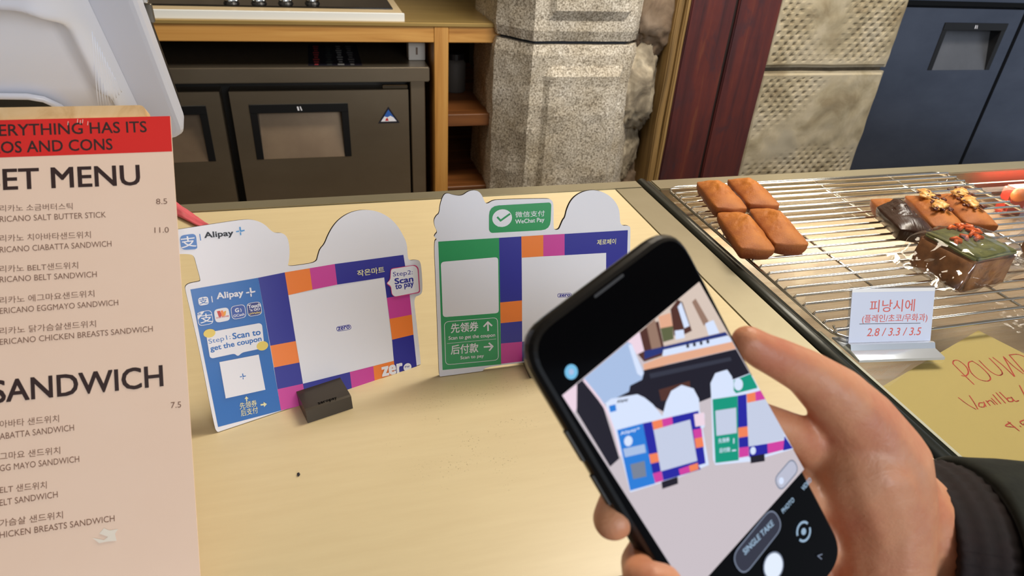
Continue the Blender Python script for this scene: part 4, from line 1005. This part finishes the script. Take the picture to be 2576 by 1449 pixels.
# ------------------------------------------------------------------ pink plastic film lying behind sign 1
pk = bmesh.new(); m_pk = mat('pink_plastic', (236, 110, 122), 0.25, Transmission_Weight=0.15)
rowsp = []
for i in range(17):
    t = i / 16; c0 = onz(405 + 150 * t, 528 + 74 * t); c1_ = onz(405 + 108 * t, 486 + 76 * t); row = []
    for j in range(9):
        s = j / 8; q = c0 + (c1_ - c0) * s; hgt = 0.0015 + 0.006 * math.sin(math.pi * s) * (0.6 + 0.4 * math.sin(6 * t)) + 0.0015 * abs(math.sin(18 * s + 3 * t)) + 0.0012 * (noise.noise(Vector((t * 9, s * 9, 1))) + .6)
        row.append(pk.verts.new((q[0], q[1], 1.0 + hgt)))
    rowsp.append(row)
for i in range(16):
    for j in range(8): pk.faces.new((rowsp[i][j], rowsp[i + 1][j], rowsp[i + 1][j + 1], rowsp[i][j + 1]))
o = obj('pink_plastic_wrapper', pk, m_pk, None, smooth=True); so = o.modifiers.new('s', 'SOLIDIFY'); so.thickness = 0.0012
tag(o, 'folded pink plastic wrapper on the counter behind the left payment sign', 'wrapper')
# crumb on the counter
bm = bmesh.new(); q = onz(751, 1195); lump(bm, q[0], q[1], 1.0008, 0.0011, 3); o = obj('crumb', bm, m_black, None); tag(o, 'tiny dark crumb on the bare cream counter', 'crumb')

# ================================================================== PHONE
PO = np.array((0.0632, 0.1459, 1.2252)); HX = np.array((0.8689, 0.406, 0.2832)); HY = np.array((0.4507, -0.4123, -0.7918))
ph = thing('smartphone', 'black smartphone in a hand, its camera app showing both payment signs', 'phone', tuple(PO))
A = Art(PO, HX, HY, lambda p: (1320 + p[0] / 1.6671, 580 + p[1] / 1.6671)); HN = A.n
x0p, x1p, y0p, y1p = -0.0035, 0.0720, -0.0228, 0.1302
bm = bmesh.new(); rings = []
for (ins, lf) in ((0.0042, -0.0082), (0.0018, -0.0078), (0.0003, -0.0062), (0.0, -0.0042), (0.0003, -0.0024), (0.0014, -0.0010), (0.0030, -0.0002)):
    cq = round_poly([(x0p + ins, y0p + ins), (x1p - ins, y0p + ins), (x1p - ins, y1p - ins), (x0p + ins, y1p - ins)], 0.0135 - ins, 9)
    rings.append([bm.verts.new(A.w(t, lf)) for t in cq])
for a, b in zip(rings, rings[1:]):
    for i in range(len(a)): bm.faces.new((a[i], a[(i + 1) % len(a)], b[(i + 1) % len(a)], b[i]))
bm.faces.new(rings[0][::-1]); bm.faces.new(rings[-1]); bmesh.ops.recalc_face_normals(bm, faces=bm.faces)
obj('body', bm, mat('phone_black', (10, 10, 12), 0.22), ph, smooth=False)
bm = bmesh.new(); cq = round_poly([(x0p + .0026, y0p + .0026), (x1p - .0026, y0p + .0026), (x1p - .0026, y1p - .0026), (x0p + .0026, y1p - .0026)], 0.011, 9)
prism(bm, [Vector(A.w(t, -0.0003)) for t in cq], Vector(HN * 0.00035)); obj('screen_glass', bm, mat('screen_black', (3, 3, 5), 0.08, Specular_IOR_Level=0.10), ph)
bm = bmesh.new(); prism(bm, [Vector(A.w(t, -0.0002)) for t in round_poly([(0.0275, -0.0196), (0.0415, -0.0196), (0.0415, -0.0186), (0.0275, -0.0186)], 0.0005)], Vector(HN * 0.0004)); obj('earpiece', bm, mat('grille_grey', (40, 40, 44), .6), ph)
for (a, b) in ((x0p - .0003, 0.030), (x0p - .0003, 0.012)):
    bm = bmesh.new(); prism(bm, [Vector(A.w((x0p + .0004, b), -.0032)), Vector(A.w((x0p + .0004, b + .012), -.0032)), Vector(A.w((x0p + .0004, b + .012), -.0052)), Vector(A.w((x0p + .0004, b), -.0052))], Vector(-HX * 0.0009)); obj('side_key', bm, m_blackp, ph)
ES = 0.95
E_ = lambda n, c: emis('screen_' + n, c, ES)
e_cnt = E_('counter', (200, 190, 196)); e_ind = E_('indigo', (40, 40, 160)); e_or = E_('orange', (240, 130, 90)); e_pk = E_('pink', (206, 66, 160)); e_wh = E_('white', (214, 226, 250)); e_bl = E_('blue', (44, 124, 214)); e_gr = E_('green', (24, 150, 124)); e_dk = E_('dark', (34, 32, 44)); e_ps = E_('pale', (168, 190, 226)); e_br = E_('brown', (150, 120, 104)); e_tan = E_('tan', (214, 196, 184)); e_mar = E_('maroon', (84, 52, 46)); e_nv = E_('navy', (44, 56, 120)); e_gy = E_('greytext', (150, 176, 200)); e_code = E_('codegrey', (196, 204, 226)); e_pinkw = E_('pinkwhite', (236, 212, 226)); e_ol = E_('olive', (96, 100, 70)); e_sk = E_('peach', (226, 170, 140)); e_btn = E_('button', (226, 236, 250)); e_grim = E_('rim', (120, 130, 150)); e_pill = E_('pill', (54, 56, 70)); e_c2 = E_('counter_cool', (186, 188, 206)); e_sky = E_('light_blue', (120, 190, 230))
pic = [(156, 691), (731, 215), (1171, 1001), (694, 1533)]
A.L = 3
A.poly(pic, e_cnt)
A.poly([(430, 465), (731, 215), (862, 448), (600, 530), (500, 550)], e_tan)
A.poly([(430, 468), (520, 395), (560, 380), (590, 520), (500, 550)], e_mar); A.poly([(510, 400), (545, 372), (575, 500), (535, 515)], e_br)
A.poly([(560, 360), (610, 345), (620, 400), (568, 410)], e_sk); A.poly([(568, 410), (620, 400), (624, 455), (580, 468)], e_ol)
A.poly([(610, 330), (640, 290), (660, 300), (700, 420), (660, 440), (625, 440)], e_mar); A.poly([(640, 320), (655, 300), (690, 400), (668, 410)], e_wh)
A.poly([(700, 300), (715, 285), (770, 380), (750, 400)], e_br); A.poly([(430, 465), (480, 425), (500, 505), (470, 520)], e_pinkw); A.poly([(628, 420), (665, 415), (670, 450), (632, 458)], e_wh)
A.poly([(755, 390), (790, 375), (815, 430), (770, 440)], e_wh); A.poly([(500, 505), (840, 425), (862, 452), (640, 490), (500, 540)], e_nv)
A.poly([(580, 500), (850, 440), (862, 452), (866, 468), (600, 530), (575, 525)], e_wh)
A.poly([(495, 560), (580, 528), (868, 466), (884, 495), (600, 560), (500, 590)], e_sk)
for k in range(4): A.circ((682 + 28 * k, 484 - 6 * k), .0007, e_pill)
A.poly([(440, 640), (500, 585), (884, 497), (965, 640), (780, 700), (600, 770), (470, 700), (330, 735)], e_dk)
A.poly([(560, 668), (690, 630), (696, 690), (570, 715)], e_mar); A.poly([(520, 600), (860, 530), (866, 545), (525, 620)], e_pill)
A.poly([(245, 622), (430, 468), (445, 475), (498, 595), (490, 625), (440, 650), (435, 675), (325, 730)], e_ps); A.poly([(432, 478), (448, 478), (496, 597), (488, 612), (470, 600)], e_wh)
A.poly([(215, 645), (245, 622), (325, 730), (395, 955), (356, 990), (216, 760)], e_dk); A.poly([(156, 691), (217, 643), (216, 745), (205, 765)], e_pinkw)
A.line([(247, 628), (330, 735), (372, 830), (400, 940)], .0009, e_pinkw)
A.poly([(335, 725), (360, 705), (470, 686), (500, 700), (535, 728), (575, 778), (590, 720), (612, 672), (655, 647), (705, 662), (728, 705), (732, 762), (752, 770), (752, 822), (744, 830), (770, 982), (640, 1035), (440, 1097), (375, 832)], e_wh)
A.poly([(385, 836), (492, 808), (545, 1060), (440, 1090)], e_bl); A.text('Alipay+', (400, 862), (482, 838), (396, 845), e_wh, 0.02)
A.poly([(410, 915), (500, 895), (506, 930), (418, 950)], e_ps); A.poly([(440, 980), (500, 965), (508, 1030), (452, 1042)], e_grim)
A.circ((432, 882), .0017, e_wh); A.text('Alipay', (385, 728), (432, 716), (383, 712), e_dk, .03); A.poly([(350, 735), (378, 728), (382, 755), (356, 762)], e_bl)
A.poly([(492, 808), (530, 800), (556, 930), (518, 938)], e_ind); A.poly([(518, 938), (556, 930), (563, 968), (526, 977)], e_or); A.poly([(526, 977), (563, 968), (570, 1008), (534, 1018)], e_ind); A.poly([(534, 1018), (570, 1008), (578, 1048), (545, 1058)], e_pk)
A.poly([(530, 800), (572, 790), (577, 825), (537, 835)], e_or); A.poly([(572, 790), (615, 780), (618, 812), (577, 825)], e_pk); A.poly([(615, 780), (725, 755), (735, 830), (745, 900), (755, 975), (720, 985), (690, 792), (618, 812)], e_ind)
A.poly([(702, 835), (738, 828), (742, 865), (708, 872)], e_pk); A.poly([(708, 872), (742, 865), (748, 905), (714, 912)], e_or); A.poly([(570, 1008), (720, 965), (726, 985), (735, 1000), (578, 1048)], e_ind); A.poly([(642, 1000), (685, 985), (690, 1012), (648, 1025)], e_pk); A.poly([(685, 985), (722, 973), (726, 1000), (690, 1012)], e_or)
A.poly([(537, 835), (690, 792), (720, 965), (567, 1008)], e_code); A.poly([(705, 770), (748, 762), (752, 815), (712, 822)], e_pinkw)
A.poly([(778, 700), (775, 640), (795, 598), (820, 590), (845, 583), (865, 612), (868, 625), (940, 598), (952, 612), (975, 655), (1010, 715), (1110, 895), (1122, 915), (940, 968), (795, 982), (786, 960)], e_wh)
A.poly([(872, 628), (942, 600), (968, 648), (972, 660), (882, 682), (872, 670)], e_gr); A.circ((892, 645), .0022, e_wh)
A.poly([(783, 707), (888, 692), (893, 962), (795, 974)], e_gr); A.poly([(795, 755), (882, 742), (885, 848), (800, 860)], e_code)
A.text('先领券', (808, 892), (855, 885), (806, 872), e_wh, .02); A.text('后付款', (812, 932), (858, 926), (810, 912), e_wh, .02); A.line([(872, 890), (872, 872)], .0005, e_wh, False); A.line([(866, 922), (880, 920)], .0005, e_wh, False)
A.poly([(888, 692), (925, 685), (930, 820), (890, 826)], e_ind); A.poly([(890, 826), (930, 820), (932, 862), (892, 868)], e_or); A.poly([(892, 868), (932, 862), (934, 905), (893, 910)], e_ind); A.poly([(893, 910), (934, 905), (935, 945), (893, 952)], e_pk)
A.poly([(925, 685), (962, 676), (964, 716), (928, 722)], e_or); A.poly([(962, 676), (984, 670), (1004, 706), (964, 716)], e_pk)
A.poly([(928, 722), (1004, 706), (1082, 846), (1084, 875), (934, 905)], e_code); A.poly([(934, 905), (1012, 892), (1014, 935), (936, 950)], e_ind); A.poly([(1012, 892), (1084, 878), (1080, 918), (1014, 935)], e_pk); A.poly([(1084, 860), (1118, 912), (1078, 922)], e_ind); A.circ((952, 922), .0014, e_wh)
A.poly([(568, 1052), (636, 1030), (638, 1060), (572, 1082)], e_dk); A.poly([(940, 945), (1000, 935), (1001, 966), (942, 975)], e_dk)
# zoom pill, modes, buttons, icons
def pill(a, b, r, m): 
    a, b = A.ab(a), A.ab(b); d = _n(b - a); p = np.array((-d[1], d[0])); A.pab(round_poly([a - d * r - p * r, a - d * r + p * r, b + d * r + p * r, b + d * r - p * r], r * .99, 7), m)
pill((1072, 1045), (1112, 998), .0032, e_grim); pill((1072, 1045), (1112, 998), .0027, e_c2); A.circ((1070, 1048), .0013, e_wh)
pill((918, 1368), (1025, 1235), .0050, e_grim); pill((918, 1368), (1025, 1235), .0045, e_pill)
A.text('SINGLE TAKE', (918, 1360), (1040, 1232), (899, 1345), e_gy, .03); A.text('PHOTO', (1078, 1186), (1126, 1132), (1066, 1172), e_gy, .03); A.text('VIDEO', (1162, 1092), (1198, 1048), (1150, 1078), e_gy, .03)
A.circ((1037, 1404), .0052, e_grim); A.circ((1037, 1404), .0046, e_btn)
c0 = A.ab((1163, 1260)); 
for a0_ in (20, 200):
    pts = [(c0[0] + .0035 * math.cos(R_(a0_ + 14 * k)), c0[1] + .0035 * math.sin(R_(a0_ + 14 * k))) for k in range(11)]; A.L += 1
    for k in range(10): A._seg(np.array(pts[k]), np.array(pts[k + 1]), .0009, e_gy)
A.circ((1163, 1260), .0013, e_gy)
A.line([(1240, 1355), (1222, 1362), (1238, 1375)], .0004, e_grim, False)
A.circ((190, 592), .0024, e_sky); A.circ((190, 592), .0010, e_ps)
A.build('screen_picture', ph)

# ================================================================== PERSON: hand and sleeve
pe = thing('person', 'right hand of a person in a dark sleeve with maroon cuff holding a phone', 'person', tuple(dep(2150, 1150, 0.255)))
def skin_mat():
    m = mat('skin', (206, 146, 112), 0.45, Subsurface_Weight=0.18, Subsurface_Scale=0.004); n, l, b = nodes(m)
    b.inputs['Subsurface Radius'].default_value = (1.0, 0.4, 0.2)
    c = coords(m); f = ntex(m, c, 26, 4, 0.6); g = ntex(m, c, 420, 3, 0.6)
    l.new(ramp(m, f, [(0.32, (196, 122, 92)), (0.5, (208, 144, 108)), (0.68, (216, 158, 122))]), b.inputs['Base Color']); w_ = ntex(m, coords(m, (1, 1, 1)), 75, 6, 0.7, 1.5); n2 = n.new('ShaderNodeMath'); n2.operation = 'MULTIPLY_ADD'; l.new(w_, n2.inputs[0]); n2.inputs[1].default_value = 2.2; l.new(g, n2.inputs[2]); bump(m, n2.outputs[0], 0.32, 0.0007); return m
m_skin = skin_mat()
def fleshy(name, chains, parent, voxel=0.0012, sm=22):
    """one continuous surface: tapered capsules fused by a voxel remesh and smoothed"""
    bm = bmesh.new()
    for ch in chains:
        for (p, r), (q, s) in zip(ch, ch[1:]):
            p, q = Vector(p), Vector(q); n = max(4, int((q - p).length / (min(r, s) * 0.14)))
            for i in range(n + 1):
                t = i / n; c = p.lerp(q, t); rr = r + (s - r) * t
                b2 = bmesh.ops.create_icosphere(bm, subdivisions=2, radius=rr); bmesh.ops.translate(bm, verts=b2['verts'], vec=c)
    me = bpy.data.meshes.new(name); bm.to_mesh(me); bm.free(); o = bpy.data.objects.new(name, me); COL.objects.link(o)
    r = o.modifiers.new('r', 'REMESH'); r.mode = 'VOXEL'; r.voxel_size = voxel
    s = o.modifiers.new('s', 'SMOOTH'); s.iterations = sm; s.factor = 0.6
    dg = bpy.context.evaluated_depsgraph_get(); dg.update(); m2 = bpy.data.meshes.new_from_object(o.evaluated_get(dg))
    bpy.data.objects.remove(o); off = root_loc(parent); m2.transform(Matrix.Translation(-off))
    m2.materials.clear(); m2.materials.append(m_skin)
    for p in m2.polygons: p.use_smooth = True
    o = bpy.data.objects.new(name, m2); link(o, parent); return o
def D(u, v, L, rpx):
    """point seen at pixel (u, v), L metres in front of the screen plane; radius given in photo pixels"""
    p = hit(u, v, PO + HN * L, HN); d = (RW @ (p - CAM))[2]; return (tuple(p), rpx * d / F)
chains = [
    # thumb lying along the phone's right edge
    [D(1879, 858, -.006, 44), D(1915, 882, -.006, 50), D(1965, 905, -.006, 55), D(2030, 938, -.006, 62), D(2100, 995, -.006, 80), D(2165, 1070, -.008, 96), D(2222, 1160, -.010, 112)],
    # ball of the thumb and palm
    [D(2130, 1075, -.012, 80), D(2170, 1180, -.012, 122), D(2215, 1290, -.016, 128), D(2215, 1420, -.020, 124), D(2190, 1540, -.024, 125)],
    [D(2165, 1090, -.012, 90), D(2262, 1215, -.014, 84), D(2280, 1290, -.018, 90)],
    [D(2222, 1160, -.010, 112), D(2240, 1270, -.012, 108), D(2240, 1380, -.018, 105)],
    [D(2190, 1200, -.020, 110), D(2290, 1330, -.022, 140), D(2420, 1390, -.012, 140), D(2640, 1440, .002, 150)],
    [D(2090, 1150, -.030, 80), D(2110, 1280, -.034, 105), D(2130, 1440, -.036, 115)],
    # index finger crossing behind the phone, knuckle showing at the right edge
    [D(2120, 1170, -.026, 75), D(2035, 1110, -.022, 58), D(1960, 1068, -.018, 44), D(1800, 1010, -.016, 42), D(1690, 950, -.0155, 40)],
    # middle finger wraps behind to the left edge
    [D(2080, 1240, -.034, 72), D(1930, 1230, -.024, 50), D(1740, 1200, -.018, 46), D(1630, 1190, -.0165, 43), D(1568, 1222, -.0140, 46), D(1552, 1262, -.0105, 48), D(1543, 1306, -.0075, 57)],
    # ring finger curls round the edge onto the front corner
    [D(2050, 1360, -.034, 72), D(1900, 1380, -.024, 52), D(1730, 1360, -.018, 48), D(1630, 1372, -.0165, 46), D(1602, 1412, -.008, 44), D(1608, 1452, .0040, 46), D(1640, 1462, .0075, 50), D(1672, 1466, .0080, 50)],
    # little finger, below the frame
    [D(2020, 1470, -.036, 70), D(1880, 1530, -.024, 46), D(1760, 1560, -.016, 44), D(1700, 1600, -.010, 40), D(1730, 1640, .004, 40)],
]
fleshy('hand', chains, pe)

def sleeve(name, pts, rad, mt, rib=0, thick=0.003, seg=96, wob=0.0, cut=None):
    bm = bmesh.new(); P_ = [Vector(p) for p in pts]; n = len(P_); rings = []
    pn = None
    for i in range(n):
        t = (P_[min(i + 1, n - 1)] - P_[max(i - 1, 0)]).normalized()
        if pn is None: pn = t.orthogonal().normalized()
        pn = (pn - t * pn.dot(t)).normalized(); bn = t.cross(pn); row = []
        for k in range(seg):
            a = 2 * math.pi * k / seg; r = rad[i]
            if rib: r += 0.0006 * math.cos(a * rib)
            if wob: r += wob * noise.noise(Vector((math.cos(a) * 1.5, math.sin(a) * 1.5, i * 0.45)))
            row.append(bm.verts.new(P_[i] + (pn * math.cos(a) + bn * math.sin(a)) * r))
        rings.append(row)
    for a, b in zip(rings, rings[1:]):
        for k in range(seg): bm.faces.new((a[k], a[(k + 1) % seg], b[(k + 1) % seg], b[k]))
    bmesh.ops.recalc_face_normals(bm, faces=bm.faces)
    o = obj(name, bm, mt, pe, smooth=True); s = o.modifiers.new('s', 'SOLIDIFY'); s.thickness = thick; s.offset = -1; return o
m_cuff = noisy('maroon_rib_knit', [(18, 8, 10), (28, 12, 14)], 90, 0.9, 0, (1, 1, 1), 0.3, 0.001)
m_slv = noisy('dark_green_fleece', [(17, 21, 15), (26, 30, 22)], 160, 0.95, 0, (1, 1, 1), 0.4, 0.001)
a_, b_2 = np.array(D(2262, 1372, -.030, 1)[0]), np.array(D(2392, 1392, -.020, 1)[0])
def axis(t): return a_ + (b_2 - a_) * t
ra_ = np.linspace(0.0, 1.0, 14)
sleeve('ribbed_cuff', [axis(t) for t in ra_], [(0.0395 + 0.0035 * min(1, t * 1.5) + .0005 * math.sin(t * 20)) for t in ra_], m_cuff, rib=44, thick=0.006)
sleeve('jacket_sleeve', [axis(t) for t in (0.93, 0.95, 1.03, 1.3, 1.7, 2.4, 3.3, 4.4, 5.6, 7)], [0.0435, 0.0465, 0.0475, 0.0475, 0.048, 0.049, 0.050, 0.052, 0.054, 0.056], m_slv, thick=0.004, wob=0.003)
